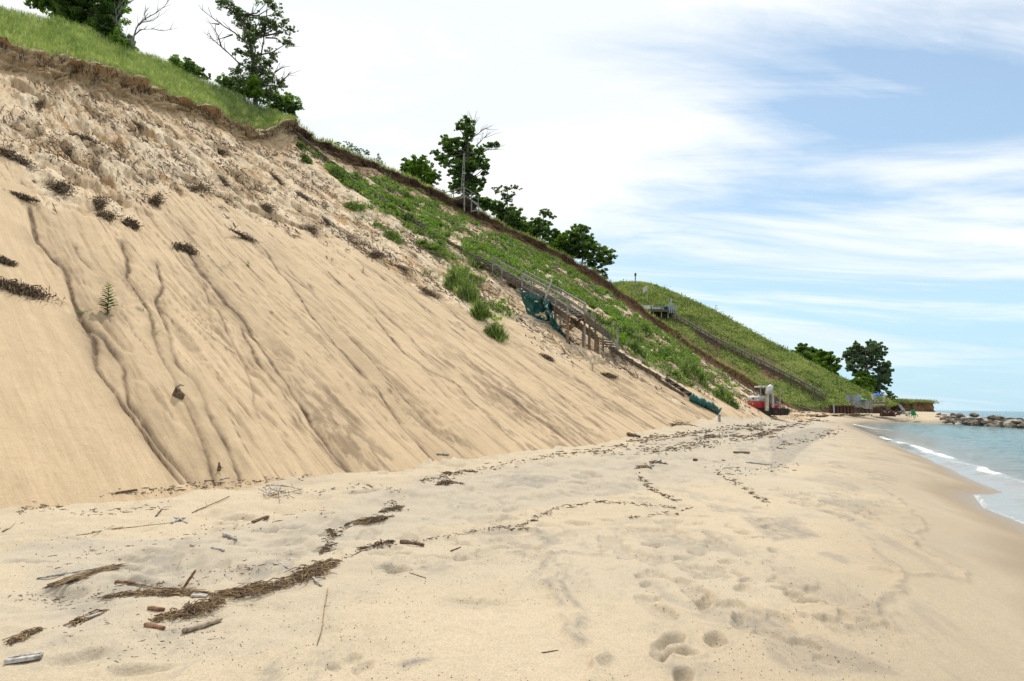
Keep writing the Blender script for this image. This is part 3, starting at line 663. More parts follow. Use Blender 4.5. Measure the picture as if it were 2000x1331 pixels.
DB3, _ = pdist(WX+(fbm(WX*1.1, WY*1.1, 3, 115)-.5)*.3, WY, brk3)
dph = ss(off, .5, 6)
wz = WZ+dph*((fbm(WX*.9+WY*.5, WY*1.1-WX*.5, 4, 113)-.5)*.16)*(wr[:, None] < 300)
wz += .16*np.exp(-(DBk/.45)**2)+.05*np.exp(-(DB2/.5)**2)
wz = np.where(ins & (D > 1.5), WZ-.4, wz)
foam = np.exp(-(DBk/.27)**2)*1.0*(.50+.55*ss(fbm(WX*.5, WY*.5, 3, 117), .38, .55))+.75*np.exp(-(DB2/.6)**2)+.42*np.exp(-(DB3/.22)**2)+.22*np.exp(-(np.abs(off-.05)/.12)**2)
foam = np.maximum(foam, .30*(1-ss(DB3, .0, .9)))
foam = np.maximum(foam, .45*np.exp(-(off/.8)**2)*(WY > 60))
shal = 1-ss(DBk, .3, 3.5)*ss(off, 1, 6)
shal = np.clip(1-ss(off, 1.0, 7.0), 0, 1)
calm = (1-ss(off, .6, 2.2))
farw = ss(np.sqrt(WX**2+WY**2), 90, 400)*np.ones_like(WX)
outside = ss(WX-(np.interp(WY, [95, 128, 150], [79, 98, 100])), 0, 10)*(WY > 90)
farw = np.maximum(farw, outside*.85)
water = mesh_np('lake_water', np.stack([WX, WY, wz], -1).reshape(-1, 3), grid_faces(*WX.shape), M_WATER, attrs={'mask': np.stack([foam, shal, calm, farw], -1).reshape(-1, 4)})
water['kind'] = 'structure'
# ------------------------------------------------------------------ placing things on the finished ground
bpy.context.view_layer.update()
GROUND = [dune, hill, beach]
def hit(u, v, objs=None):
    best = None; d = ray(u, v).normalized()
    for o in (objs or GROUND):
        ok, loc, nrm, _ = o.ray_cast(O, d)
        if ok and (best is None or (loc-O).length < (best[0]-O).length): best = (loc.copy(), nrm.copy(), o)
    return best
def down(x, y, z=80):
    best = None
    for o in GROUND:
        ok, loc, nrm, _ = o.ray_cast(Vector((x, y, z)), Vector((0, 0, -1)))
        if ok and (best is None or loc.z > best[0].z): best = (loc.copy(), nrm.copy(), o)
    return best
def G3(u, v): return hit(u, v)[0]
#@@OBJECTS
# ------------------------------------------------------------------ vegetation helpers
def diamonds(Cn, size, asp=.6, up=0.):
    """leaf-shaped quads at centres Cn with random orientation"""
    n = len(Cn); size = np.broadcast_to(size, n)[:, None]
    a = rng.normal(size=(n, 3)); a[:, 2] += up; a /= np.linalg.norm(a, axis=1)[:, None]
    b = rng.normal(size=(n, 3)); b -= a*(a*b).sum(1)[:, None]; b /= np.linalg.norm(b, axis=1)[:, None]
    V = np.stack([Cn-a*size, Cn+b*size*asp, Cn+a*size, Cn-b*size*asp], 1).reshape(-1, 3)
    return V, np.arange(4*n).reshape(n, 4)
def blades(B, h, w, lean=.35, d=None):
    n = len(B); h = np.broadcast_to(h, n)[:, None]
    an = rng.uniform(0, 2*np.pi, n); ax = np.stack([np.cos(an), np.sin(an), 0*an], 1)
    L_ = rng.normal(size=(n, 3))*lean; L_[:, 2] = 1
    if d is not None: L_ = L_+np.array(d)
    L_ /= np.linalg.norm(L_, axis=1)[:, None]; w = np.broadcast_to(w, n)[:, None]
    V = np.stack([B-L_*h*.08, B+L_*h*.5-ax*w, B+L_*h, B+L_*h*.5+ax*w], 1).reshape(-1, 3)
    return V, np.arange(4*n).reshape(n, 4)
def local(V, root): 
    q = parent_world(root); return V-np.array(q)[None]
def tree(name, label, cat, base, Y, blobs, trunk, mat, bark=None, leaf=.16, dens=1., dead=(), group=None, dy=None, rad=.16, brmat=None, deadmat=None, rs=1.12):
    k = Y/F; b = Vector(base); root = empty(name, b, label, cat, group)
    mb = MB(); tr = [at(u, v, Y) for u, v in trunk]; tr[0] = b-Vector((0, 0, .5))
    n = len(tr); mb.tube(tr, [rad*(1-.75*i/max(1, n-1)) for i in range(n)], 7, jit=.08)
    L_ = []; mbr = MB()
    for (u, v, ru, rv) in blobs:
        d = R.uniform(-1, 1)*(dy if dy is not None else 40*k*.5)
        c = at(u, v, Y+d); rx, rz = ru*k*1.22*rs, rv*k*1.2*rs
        # branch from the nearest lower trunk point
        src = min(tr, key=lambda p: (p-c).length+max(0, p.z-c.z)*3)
        mid = (src+c)/2+Vector((R.uniform(-.3, .3), R.uniform(-.3, .3), -.1*(c-src).length))
        mbr.tube([src, mid, c], [rad*.38, rad*.24, rad*.08], 5)
        ncl = max(8, int(36*dens*(ru*rv/200)**.5))
        for _ in range(ncl):
            e = np.array([R.gauss(0, 1) for _ in range(3)]); e /= np.linalg.norm(e); e *= R.uniform(.15, 1.12)
            cc = np.array(c)+e*np.array([rx, (rx+rz)*.5, rz]); sr = (rx+rz)*.5*R.uniform(.16, .36)
            m_ = int(max(14, min(110, dens*46*(sr/.35)**1.2)))
            q = rng.normal(size=(m_, 3)); q /= np.linalg.norm(q, axis=1)[:, None]; q *= rng.uniform(.2, 1, (m_, 1))**.6
            L_.append(cc+q*np.array([sr, sr, sr*.62]))
    mb.build('trunk', bark or M_BARK, root, True); mbr.build('branches', brmat or bark or M_BARK, root, True)
    Cn = np.vstack(L_); V, f = diamonds(Cn, rng.uniform(.4, .9, len(Cn))*leaf, .62)
    mesh_np('crown', local(V, root), f, mat, root, False)
    if dead:
        md = MB()
        for pl in dead:
            pp = [at(u, v, Y) for u, v in pl]
            md.tube(pp, [rad*.34*(1-.8*i/max(1, len(pp)-1)) for i in range(len(pp))], 5)
            for i in range(1, len(pp)):
                for _ in range(3):
                    a = pp[i-1].lerp(pp[i], R.random()); dd = (pp[i]-pp[i-1]).normalized()+Vector((R.uniform(-.8, .8), R.uniform(-.5, .5), R.uniform(-.3, .9)))
                    md.tube([a, a+dd*R.uniform(6, 14)*k, a+dd*R.uniform(12, 20)*k+Vector((0, 0, R.uniform(-.2, .3)))], [rad*.11, rad*.08, rad*.03], 4)
        md.build('dead_branches', deadmat or M_BARKG, root, True)
    return root
def ground_at(u, v, Y):
    """foot of something whose base is hidden behind the crest: drop a plumb line"""
    p = at(u, v, Y); h = down(p.x, p.y); 
    return Vector((p.x, p.y, h[0].z)) if h else p
K = tree
K('broadleaf_tree', 'dark leafy tree with a thick trunk cut off by the top left of the photo', 'tree', ground_at(203, 78, 52), 52,
  [(85,5,26,12),(120,15,30,14),(150,5,34,18),(105,-25,40,18),(180,-30,45,22),(150,35,30,14),(185,45,30,18),(215,20,26,20),(225,-10,24,18),(205,55,20,18),(130,38,14,8),(240,85,18,14),(250,95,12,10),(215,72,16,12)],
  [(203,78),(204,40),(207,0),(205,-50),(200,-90)], M_LEAFD, leaf=.15, rad=.38, dens=1.5)
K('bare_tree', 'leafless tree with crooked purplish grey limbs right of the dark leafy tree', 'tree', ground_at(258, 92, 50), 50, [(246,84,8,8),(225,72,9,12)],
  [(258,90),(260,78),(264,62)], M_LEAFB, M_BARKG, .12, 1., rad=.16,
  dead=[[(264,62),(270,48),(285,36),(305,26),(322,12),(332,-4)],[(270,50),(278,44),(298,41),(314,30)],[(262,70),(275,58),(300,57),(318,61),(336,58)],[(285,40),(282,28),(290,14)],[(240,60),(228,44),(226,20),(240,4),(246,-20)],[(228,36),(236,18),(258,2),(262,-12)],[(258,88),(246,72),(240,60)]])
K('shrub_tree', 'small dark tree poking over the grass edge left of the tall tree', 'tree', ground_at(365, 155, 58), 58, [(342,128,12,16),(352,138,16,14),(372,130,12,12),(382,142,16,10),(398,150,10,6),(338,118,6,8)],
  [(365,158),(362,145),(350,125)], M_LEAFD, leaf=.14, rad=.10, dens=1.3)
K('tall_tree', 'tallest airy tree on the crest with bare branches reaching to the left', 'tree', ground_at(500, 215, 64), 64,
  [(448,14,14,10),(430,2,12,6),(468,22,12,8),(466,38,13,9),(478,47,13,10),(489,56,12,9),(484,72,14,9),(495,80,13,9),(521,6,14,7),(536,12,10,8),(544,26,9,8),(509,37,10,9),(525,43,12,9),(538,52,12,8),(556,44,10,7),(569,58,9,6),(552,64,12,6),(562,84,11,8),(517,57,10,9),(502,66,10,8),(489,102,14,10),(468,104,12,6),(501,117,14,10),(534,108,12,9),(521,123,13,9),(464,137,13,9),(489,135,14,12),(515,137,16,12),(446,156,15,9),(470,160,18,12),(497,160,18,14),(526,158,18,12),(546,166,11,10),(515,182,18,14)],
  [(500,215),(499,160),(494,110),(484,70),(468,30),(450,4)], M_LEAFG, leaf=.12, rad=.26, dens=1.05, dy=1.4, rs=1.22,
  dead=[[(495,142),(465,122),(440,98),(418,80),(397,62)],[(432,92),(426,70),(412,48)],[(478,82),(458,64),(438,52),(416,36),(395,20)],[(455,68),(438,74),(428,77)],[(428,48),(414,46)],[(508,118),(513,90),(519,50),(521,20)],[(519,74),(540,75),(552,86),(565,92)],[(536,142),(548,134),(560,130)],[(494,40),(493,14)],[(545,165),(560,150),(570,140)]], deadmat=M_BARK)
K('leafy_shrub', 'bright green shrub at the foot of the tallest tree', 'shrub', ground_at(497, 190, 62.5), 62.5, [(496,168,12,15),(502,184,12,10),(488,186,9,8)], [(497,190),(497,175)], M_LEAFB, leaf=.12, rad=.06, dens=1.3)
K('leafy_shrub', 'yellow green shrub lowest in the grass beside the tallest tree', 'shrub', ground_at(472, 205, 61), 61, [(473,196,6,9)], [(472,205),(472,196)], M_LEAFB, leaf=.10, rad=.04)
K('leafy_shrub', 'dark rounded bush overhanging the bluff corner right of the tallest tree', 'shrub', ground_at(560, 228, 67), 67, [(545,195,18,12),(562,198,18,12),(575,210,13,11),(560,215,15,10),(535,210,14,12),(572,225,9,7)], [(558,230),(558,212),(556,198)], M_LEAFD, leaf=.13, rad=.12, dens=1.5)
K('leafy_shrub', 'dark spreading bush left of the foot of the tallest tree', 'shrub', ground_at(452, 185, 62), 62, [(440,162,14,10),(455,172,18,10),(478,180,18,10),(440,178,14,7),(420,172,8,5)], [(452,186),(452,170)], M_LEAFD, leaf=.13, rad=.08, dens=1.4)
K('wispy_shrub', 'thin grey green shrub spreading behind the dark bluff edge', 'shrub', ground_at(690, 302, 80), 80, [(660,280,12,4),(680,285,12,6),(700,292,12,6),(715,300,9,5),(670,292,12,5)], [(690,302),(688,290)], M_LEAFG, leaf=.13, rad=.06, dens=.7)
K('young_conifer', 'tiny pointed young tree between the wispy shrub and the round oak', 'tree', ground_at(740, 325, 82), 82, [(738,304,2.5,6),(738,314,5,5),(745,318,6,4)], [(739,325),(739,310),(738,298)], M_LEAFS, leaf=.10, rad=.04)
K('oak_tree', 'round bright oak left of the tree above the wooden platform', 'tree', ground_at(825, 368, 100), 100, [(800,322,12,10),(820,318,14,10),(835,332,15,12),(815,335,18,12),(845,345,12,10),(800,345,10,8),(822,352,18,9),(838,358,12,7),(790,332,7,7)],
  [(825,368),(824,350),(820,325)], M_LEAFB, leaf=.16, rad=.2, dens=1.6)
K('large_tree', 'large ragged tree standing behind the wooden platform on the bluff edge', 'tree', ground_at(913, 395, 104), 104,
  [(913,240,10,9),(905,246,10,7),(896,252,8,4),(918,256,9,7),(914,266,10,7),(871,276,11,8),(886,278,12,8),(903,282,13,10),(876,289,12,7),(850,298,8,5),(863,310,10,7),(873,319,12,7),(893,300,16,12),(922,300,15,13),(936,296,10,9),(936,316,14,11),(949,326,8,9),(944,339,5,5),(916,326,18,13),(896,328,14,11),(886,339,10,8),(891,355,10,8),(886,364,9,6),(916,350,17,14),(932,354,11,8),(941,360,8,6),(959,284,12,5),(971,281,5,6),(905,370,16,9),(925,374,14,8),(932,390,13,8),(905,312,14,10)],
  [(913,397),(914,350),(914,300),(913,262),(911,236)], M_LEAFD, leaf=.18, rad=.32, dens=1.5, dy=2.2, rs=1.15, dead=[[(914,275),(925,267),(937,259),(946,252),(957,254)],[(930,285),(938,277),(944,270),(953,268)],[(920,300),(946,293),(962,293),(974,291)],[(912,240),(906,230)],[(925,262),(926,246),(924,234)]])
K('airy_tree', 'thin flat topped tree just right of the platform tree', 'tree', ground_at(990, 400, 106), 106, [(972,372,9,5),(990,368,11,5),(1006,367,10,4),(985,380,12,5),(1000,382,7,5),(992,392,10,6)], [(990,402),(991,385),(992,368)], M_LEAFG, leaf=.15, rad=.13, dens=1.1)
K('broadleaf_tree', 'dark dense tree clump right beside the wooden platform', 'tree', ground_at(985, 440, 106), 106, [(945,395,12,9),(958,405,16,10),(975,410,14,12),(990,415,14,12),(1005,425,14,14),(1015,440,13,14),(1022,455,10,12),(985,428,16,10),(1002,445,12,12)], [(985,442),(986,425),(988,410)], M_LEAFD, leaf=.18, rad=.2, dens=1.6)
K('broadleaf_tree', 'dark tree with a small detached top in the middle of the crest row', 'tree', ground_at(1058, 480, 108), 108, [(1062,416,12,6),(1075,422,9,5),(1050,432,14,6),(1062,440,15,8),(1048,450,14,9),(1065,455,12,9),(1035,455,9,8)], [(1058,482),(1060,450),(1062,420)], M_LEAFD, leaf=.17, rad=.16, dens=1.4)
K('leafy_shrub', 'yellow green thicket filling the crest between the two dark trees', 'shrub', ground_at(1062, 498, 107), 107, [(1048,472,12,8),(1065,478,16,10),(1082,485,12,10),(1040,462,9,7),(1095,468,12,8),(1090,496,10,7)], [(1062,500),(1062,480)], M_LEAFB, leaf=.17, rad=.1, dens=1.5)
K('broadleaf_tree', 'tall dark tree near the right end of the crest row', 'tree', ground_at(1135, 520, 109), 109, [(1130,446,13,6),(1146,450,7,6),(1120,458,16,8),(1138,464,16,10),(1115,474,14,9),(1135,482,20,11),(1152,476,10,9),(1122,494,18,9),(1145,496,14,9),(1104,484,8,8)], [(1138,522),(1138,495),(1134,455)], M_LEAFD, leaf=.18, rad=.2, dens=1.7)
K('broadleaf_tree', 'last tree at the right end of the crest row leaning out over the bluff', 'tree', ground_at(1165, 545, 108), 108, [(1168,486,14,8),(1185,494,14,8),(1195,500,8,6),(1160,500,16,8),(1178,510,14,8),(1160,516,14,8),(1186,512,7,6),(1175,528,9,7),(1182,543,7,7),(1165,532,8,8)], [(1163,547),(1162,525),(1166,495)], M_LEAFD, leaf=.17, rad=.18, dens=1.4)
K('broadleaf_tree', 'mid green tree filling the gap left of the tall dark tree on the crest', 'tree', ground_at(1092, 505, 110), 110, [(1085,458,12,9),(1100,468,12,9),(1078,470,12,8),(1092,480,14,9),(1105,492,12,8),(1075,486,10,8)], [(1092,506),(1092,485),(1090,462)], M_LEAFD, leaf=.17, rad=.14, dens=1.6)
K('broadleaf_tree', 'low rounded tree behind the row between platform clump and small topped tree', 'tree', ground_at(1030, 460, 110), 110, [(1025,440,12,8),(1038,448,12,9),(1030,458,14,9),(1045,462,10,8)], [(1030,462),(1032,448)], M_LEAFD, leaf=.17, rad=.14, dens=1.6)
K('leafy_shrub', 'small yellow green shrub right under the tall dark tree of the crest row', 'shrub', ground_at(1112, 530, 106.5), 106.5, [(1108,510,11,10),(1120,520,10,7)], [(1112,532),(1112,515)], M_LEAFB, leaf=.16, rad=.07, dens=1.1)
K('broadleaf_tree', 'round dark tree behind the lower end of the grassy hill', 'tree', ground_at(1572, 712, 168), 168, [(1564,676,8,5),(1572,684,14,8),(1558,692,12,8),(1575,698,18,8),(1590,688,8,7),(1570,708,14,6)], [(1572,715),(1570,695),(1566,676)], M_LEAFD, leaf=.28, rad=.25, dens=2.)
K('broadleaf_tree', 'brighter round tree just right of the dark tree behind the hill', 'tree', ground_at(1616, 736, 162), 162, [(1608,692,12,6),(1618,700,14,8),(1600,704,12,7),(1622,714,14,9),(1612,724,14,9),(1628,728,8,7),(1605,714,10,8)], [(1617,740),(1616,720),(1612,695)], M_LEAFB, leaf=.28, rad=.25, dens=2.)
K('cottonwood_tree', 'largest silvery green tree above the grey panels at the far end of the beach', 'tree', ground_at(1702, 786, 154), 154, [(1674,676,8,6),(1700,672,9,6),(1714,680,10,8),(1660,690,9,8),(1680,688,12,8),(1700,690,14,9),(1722,692,6,8),(1656,704,7,7),(1662,716,9,7),(1680,706,14,8),(1700,708,12,8),(1674,726,9,6),(1728,712,8,5),(1724,724,12,7),(1732,732,9,8),(1720,740,12,8),(1735,746,5,6),(1706,742,10,8),(1714,756,12,7),(1704,768,14,7)],
  [(1702,790),(1700,760),(1694,720),(1690,685)], M_LEAFS, M_BARK, leaf=.27, rad=.35, dens=2.0, dy=2.5, rs=1.15)
K('leafy_shrub', 'bright green rounded tree in front of the silvery tree', 'tree', ground_at(1684, 775, 150), 150, [(1684,734,12,7),(1676,746,12,7),(1692,748,12,7),(1682,760,14,7),(1695,766,10,6),(1668,752,7,5)], [(1684,778),(1684,750)], M_LEAFB, leaf=.26, rad=.2, dens=2.)
K('leafy_shrub', 'small pale shrub right of the blue umbrella', 'shrub', ground_at(1738, 788, 146), 146, [(1736,768,8,6),(1744,776,5,4),(1734,778,8,5)], [(1738,788),(1738,770)], M_LEAFS, leaf=.24, rad=.08, dens=1.2)
# ------------------------------------------------------------------ grass and ground cover
flatP = P.reshape(-1, 3); Gf = mask[..., 1].ravel(); Tf = Tg.ravel(); Cf = Cg.ravel()
dpu = np.linalg.norm(np.diff(P, axis=1, append=P[:, -2:-1]), axis=2)*np.linalg.norm(np.diff(P, axis=0, append=P[-2:-1]), axis=2); area = dpu.ravel()
def pick(w, n):
    w = w/w.sum(); i = rng.choice(len(w), n, p=w); q = flatP[i].copy(); j = rng.normal(size=(n, 3))*.12; j[:, 2] = 0; return q+j
vis = (Cf > 1.2) & (Cf < 18.6)
w = area*(Tf > 1.93)*(Tf < 3.6)*vis*(.15+Gf)*(Cf < 9.3)
q = pick(w, 230000); V, f = blades(q, rng.uniform(.25, .62, len(q)), rng.uniform(.006, .014, len(q)), .45, (.15, -.25, 0))
prop(mesh_np('dune_grass', V, f, M_GRASS, None, False), 'long pale green marram grass on the upper left crest of the bluff', 'grass', kind='stuff')
w = area*((Tf > 1.93)*(Tf < 3.3)*vis*(Cf > 9)*(.5+Gf)*3)
q = pick(w, 60000); V, f = blades(q, rng.uniform(.3, .7, len(q)), rng.uniform(.02, .04, len(q)), .5)
prop(mesh_np('crest_grass', V, f, M_GRASS2, None, False), 'dull green grass fringe along the top of the dark bluff edge', 'grass', kind='stuff')
w = area*(Tf < .97)*(Tf > .05)*(Gf**1.5)*vis
cen = pick(w, 3800); L_ = []; 
for c_ in cen:
    m_ = R.randint(14, 34); r_ = R.uniform(.18, .5)*R.choice((1, 1, 1.9)); e = rng.normal(size=(m_, 3))*[r_*.5, r_*.5, r_*.28]; e[:, 2] = abs(e[:, 2]); L_.append(c_+e)
q = np.vstack(L_); V, f = diamonds(q, rng.uniform(.07, .18, len(q)), .45)
prop(mesh_np('ground_cover', V, f, M_SHRUB, None, False), 'patchy low green plants spreading over the middle of the bluff', 'ground cover', kind='stuff')
cen = pick(w*(fbm(sg*.6+40, tg*.6, 3, 201).ravel() > .5), 1500); L_ = []
for c_ in cen:
    m_ = R.randint(20, 46); r_ = R.uniform(.25, .6); e = rng.normal(size=(m_, 3))*[r_*.5, r_*.5, r_*.35]; e[:, 2] = abs(e[:, 2])+.08; L_.append(c_+e)
qb = np.vstack(L_); V, f = diamonds(qb, rng.uniform(.06, .14, len(qb)), .6)
prop(mesh_np('broadleaf_cover', V, f, M_LEAFB, None, False), 'bright yellow green leafy plants in patches on the bluff', 'ground cover', kind='stuff')
q = pick(w, 26000); V, f = blades(q, rng.uniform(.2, .6, len(q)), rng.uniform(.012, .028, len(q)), .6)
prop(mesh_np('bluff_grass', V, f, M_GRASS, None, False), 'loose tufts of pale grass among the plants on the bluff', 'grass', kind='stuff')
hp = Hp.reshape(-1, 3); hw = (np.linalg.norm(np.diff(Hp, axis=1, append=Hp[:, -2:-1]), axis=2)*np.linalg.norm(np.diff(Hp, axis=0, append=Hp[-2:-1]), axis=2)).ravel()
hw = hw*((HT > .0) & (HT < 1.25)).ravel()*(1.01-np.clip(hb, 0, 1).ravel())**1.5; i = rng.choice(len(hp), 150000, p=hw/hw.sum()); q = hp[i]+rng.normal(size=(len(i), 3))*[.4, .4, 0]
V, f = blades(q, rng.uniform(.2, .6, len(q)), rng.uniform(.04, .09, len(q)), .9)
prop(mesh_np('hill_grass', V, f, M_GRASS2, None, False), 'dense grass covering the far hill', 'grass', kind='stuff')
i = rng.choice(len(hp), 900, p=hw/hw.sum()); L_ = []
for c_ in hp[i]:
    m_ = R.randint(12, 40); r_ = R.uniform(.4, 1.3); e = rng.normal(size=(m_, 3))*[r_*.6, r_*.6, r_*.3]; e[:, 2] = abs(e[:, 2]); L_.append(c_+e)
q = np.vstack(L_); V, f = diamonds(q, rng.uniform(.12, .3, len(q)), .5)
prop(mesh_np('hill_thicket', V, f, M_SHRUB, None, False), 'scattered leafy ground plants among the grass of the far hill', 'ground cover', kind='stuff')
# individual clumps on the bluff: (u, v of foot, half width px, height px, kind, label)
SHR = [(888,562,22,52,1,'tall feathery green clump standing on bare sand below the upper stair'),(915,590,26,58,1,'widest feathery green clump right of the tall one below the stair'),(938,622,20,46,1,'narrow green clump stepping down the sand below the feathery ones'),
 (968,660,22,38,1,'lowest dark green clump at the foot of the feathery plant band'),(768,470,20,26,1,'grassy green tussock hanging over the pale sand left of the stair'),(792,440,18,20,0,'leafy clump just right of the hanging tussock'),
 (690,410,26,20,0,'long leafy patch below the first dark rail of the stair'),(655,345,26,24,0,'leafy patch between the stair rail and the dark bluff edge at the top'),(700,355,22,20,0,'leafy patch right of the stair under the dark bluff edge'),
 (800,390,20,16,0,'dark leafy tuft on the bluff left of the round oak'),(1085,560,16,16,0,'dark leafy tuft above the leaning post'),(1220,660,20,22,0,'leafy bush right of the stair landing'),(1245,690,22,22,0,'bush downhill from the landing bush'),
 (1290,700,22,20,0,'dense green bush in the middle of the lower plant band'),(1340,735,26,24,1,'broad grassy bush in the lower plant band'),(1375,755,24,28,1,'second last grassy bush of the lower plant band'),(1412,780,24,30,1,'last grassy bush of the plant band above the excavator'),
 (1265,655,16,16,0,'dark bush below the small stair platform of the far hill'),(1180,640,14,16,0,'yellow green bush beside the stair landing'),(850,470,20,16,1,'grassy bush above the stair near its middle'),(930,500,20,18,1,'grassy bush above the start of the handrail'),
 (1030,505,20,14,0,'leafy clump under the dark bluff below the crest trees'),(1490,770,8,9,0,'small green weed behind the excavator'),(1432,795,12,10,1,'pale grass tuft at the edge of the sand left of the excavator'),(600,318,14,18,0,'small leafy clump left of the top of the stair'),(585,290,10,16,0,'leafy clump touching the top of the stair')]
for u, v, hw_, hh, kd, lab in SHR:
    h = hit(u, v); 
    if not h or h[2] is beach and v < 780: continue
    b = h[0]; k = (b.y)/F; root = empty('grass_clump' if kd else 'leafy_bush', b, lab, 'bush'); L_ = []; 
    rx, rz = hw_*k, hh*k
    if kd:
        n = 620; q = np.array(b)+rng.normal(size=(n, 3))*[rx*.55, rx*.55, 0]
        for t in range(n):
            pass
        dx = q[:, 0]-b.x; dyy = q[:, 1]-b.y; nr_ = np.array(h[1]); q[:, 2] = b.z-(dx*nr_[0]+dyy*nr_[1])/max(nr_[2], .3)
        hh_ = rz*rng.uniform(.25, 1.1, n)*np.exp(-(dx*dx+dyy*dyy)/(2*(rx*.75)**2)); V, f = blades(q, hh_, rng.uniform(.012, .028, n), .42); mesh_np('blades', local(V[:n*3], root), f[:n*3//4], M_SHRUB, root, False)
        mesh_np('dry_blades', local(V[n*3-n*3 % 4:], root), np.arange(len(V[n*3-n*3 % 4:])).reshape(-1, 4), M_GRASS, root, False)
    n = int(380 if kd else 1100); e = rng.normal(size=(n, 3)); e /= np.linalg.norm(e, axis=1)[:, None]; e *= rng.uniform(.4, 1, (n, 1)); e[:, 2] = abs(e[:, 2])
    q = e*[rx, rx*.8, rz*.85]; nr_ = np.array(h[1]); q[:, 2] -= (q[:, 0]*nr_[0]+q[:, 1]*nr_[1])/max(nr_[2], .3)*.8
    q += rng.normal(size=(n, 3))*.06; V, f = diamonds(q, rng.uniform(.05, .13, n), .4); mesh_np('leaves', V, f, M_SHRUB, root, False)
    mb = MB()
    for _ in range(9):
        e_ = Vector((R.uniform(-.5, .5)*rx, R.uniform(-.4, .4)*rx, rz*.7)); mb.tube([b-Vector((0, 0, .1)), b+e_*.6, b+e_], [.012, .009, .004], 4)
    mb.build('stems', M_BARK, root)
# ------------------------------------------------------------------ lone plants on the bare sand
def leafy_stem(u, v, hpx, n, label, name='sapling', mat=M_LEAFB, wd=.24, cat='plant'):
    h = hit(u, v); b = h[0]; k = b.y/F; H = hpx*k; root = empty(name, b, label, cat)
    mb = MB().tube([b-Vector((0, 0, .08)), b+Vector((.01, 0, H*.5)), b+Vector((-.01, 0, H*.97))], [.012, .009, .003], 6); mb.build('stem', M_SHRUB, root, True)
    V = []; Fc = []
    for i in range(n):
        t = .12+.88*i/n; z = H*t; a = i*2.399+R.uniform(-.3, .3); L_ = H*wd*(1.15-.75*t)*R.uniform(.85, 1.15)*(.6 if t < .2 else 1)
        d = Vector((math.cos(a), math.sin(a), .35)).normalized(); s_ = Vector((-math.sin(a), math.cos(a), 0)); up = d.cross(s_)*-1; w_ = L_*.24
        p0 = Vector((0, 0, z)); pts = [p0, p0+d*L_*.4, p0+d*L_*.75-Vector((0, 0, .04*L_)), p0+d*L_-Vector((0, 0, .22*L_))]; j = len(V)
        V += [pts[0], pts[1]-s_*w_, pts[1], pts[1]+s_*w_, pts[2]-s_*w_*.8, pts[2]-Vector((0, 0, L_*.03)), pts[2]+s_*w_*.8, pts[3]]
        Fc += [(j, j+1, j+2, j+2), (j, j+2, j+3, j+3), (j+1, j+4, j+5, j+2), (j+2, j+5, j+6, j+3), (j+4, j+7, j+5, j+5), (j+5, j+7, j+6, j+6)]
    me = bpy.data.meshes.new('leaves'); me.from_pydata(V, [], [tuple(dict.fromkeys(q)) for q in Fc]); me.materials.append(mat); o = bpy.data.objects.new('leaves', me); C.objects.link(o); o.parent = root
    return root
leafy_stem(209, 615, 62, 58, 'leafy green sapling standing alone on the bare sand slope at the left', mat=M_SHRUB, wd=.36)
leafy_stem(484, 520, 11, 14, 'tiny green seedling on the bare slope below the dark twig line', 'seedling', wd=.6)
leafy_stem(709, 533, 16, 16, 'small grey green seedling on the slope right of the tiny one', 'seedling', M_LEAFG, .3)
leafy_stem(1157, 724, 14, 18, 'low dusty plant on the sand below the stair shadow', 'seedling', M_LEAFG, .5)
leafy_stem(1382, 767, 8, 14, 'little weed beside the lower stair', 'seedling', M_SHRUB, .6)
for u, v, n, lab in ((160,612,26,'sparse yellow grass tuft left of the lone sapling'),(277,607,16,'sparse thin grass tuft right of the lone sapling'),(296,655,14,'thin dry grass wisps below the sapling on the slope'),(434,524,12,'thin grass wisps beside the tiny seedling'),(830,535,40,'dusty grass tuft at the left of the feathery clumps'),(850,545,40,'second dusty tuft between the sand and the feathery clumps'),(700,430,40,'dusty tuft at the top edge of the pale sand left of the hanging tussock'),(1110,845,10,'')):
    if not lab: continue
    b = hit(u, v)[0]; root = empty('grass_tuft', b, lab, 'grass'); mb = MB(); k = b.y/F
    for _ in range(n):
        a = R.uniform(0, 6.28); l = R.uniform(14, 34)*k; d = Vector((math.cos(a)*.8, math.sin(a)*.8, R.uniform(.15, 1))).normalized(); p0 = b+Vector((R.uniform(-8, 8)*k, R.uniform(-6, 6)*k, -.02))
        mb.tube([p0, p0+d*l*.5, p0+d*l-Vector((0, 0, .25*l))], [.0035*k*70, .0025*k*70, .001], 4)
    mb.build('blades', M_GRASS, root)
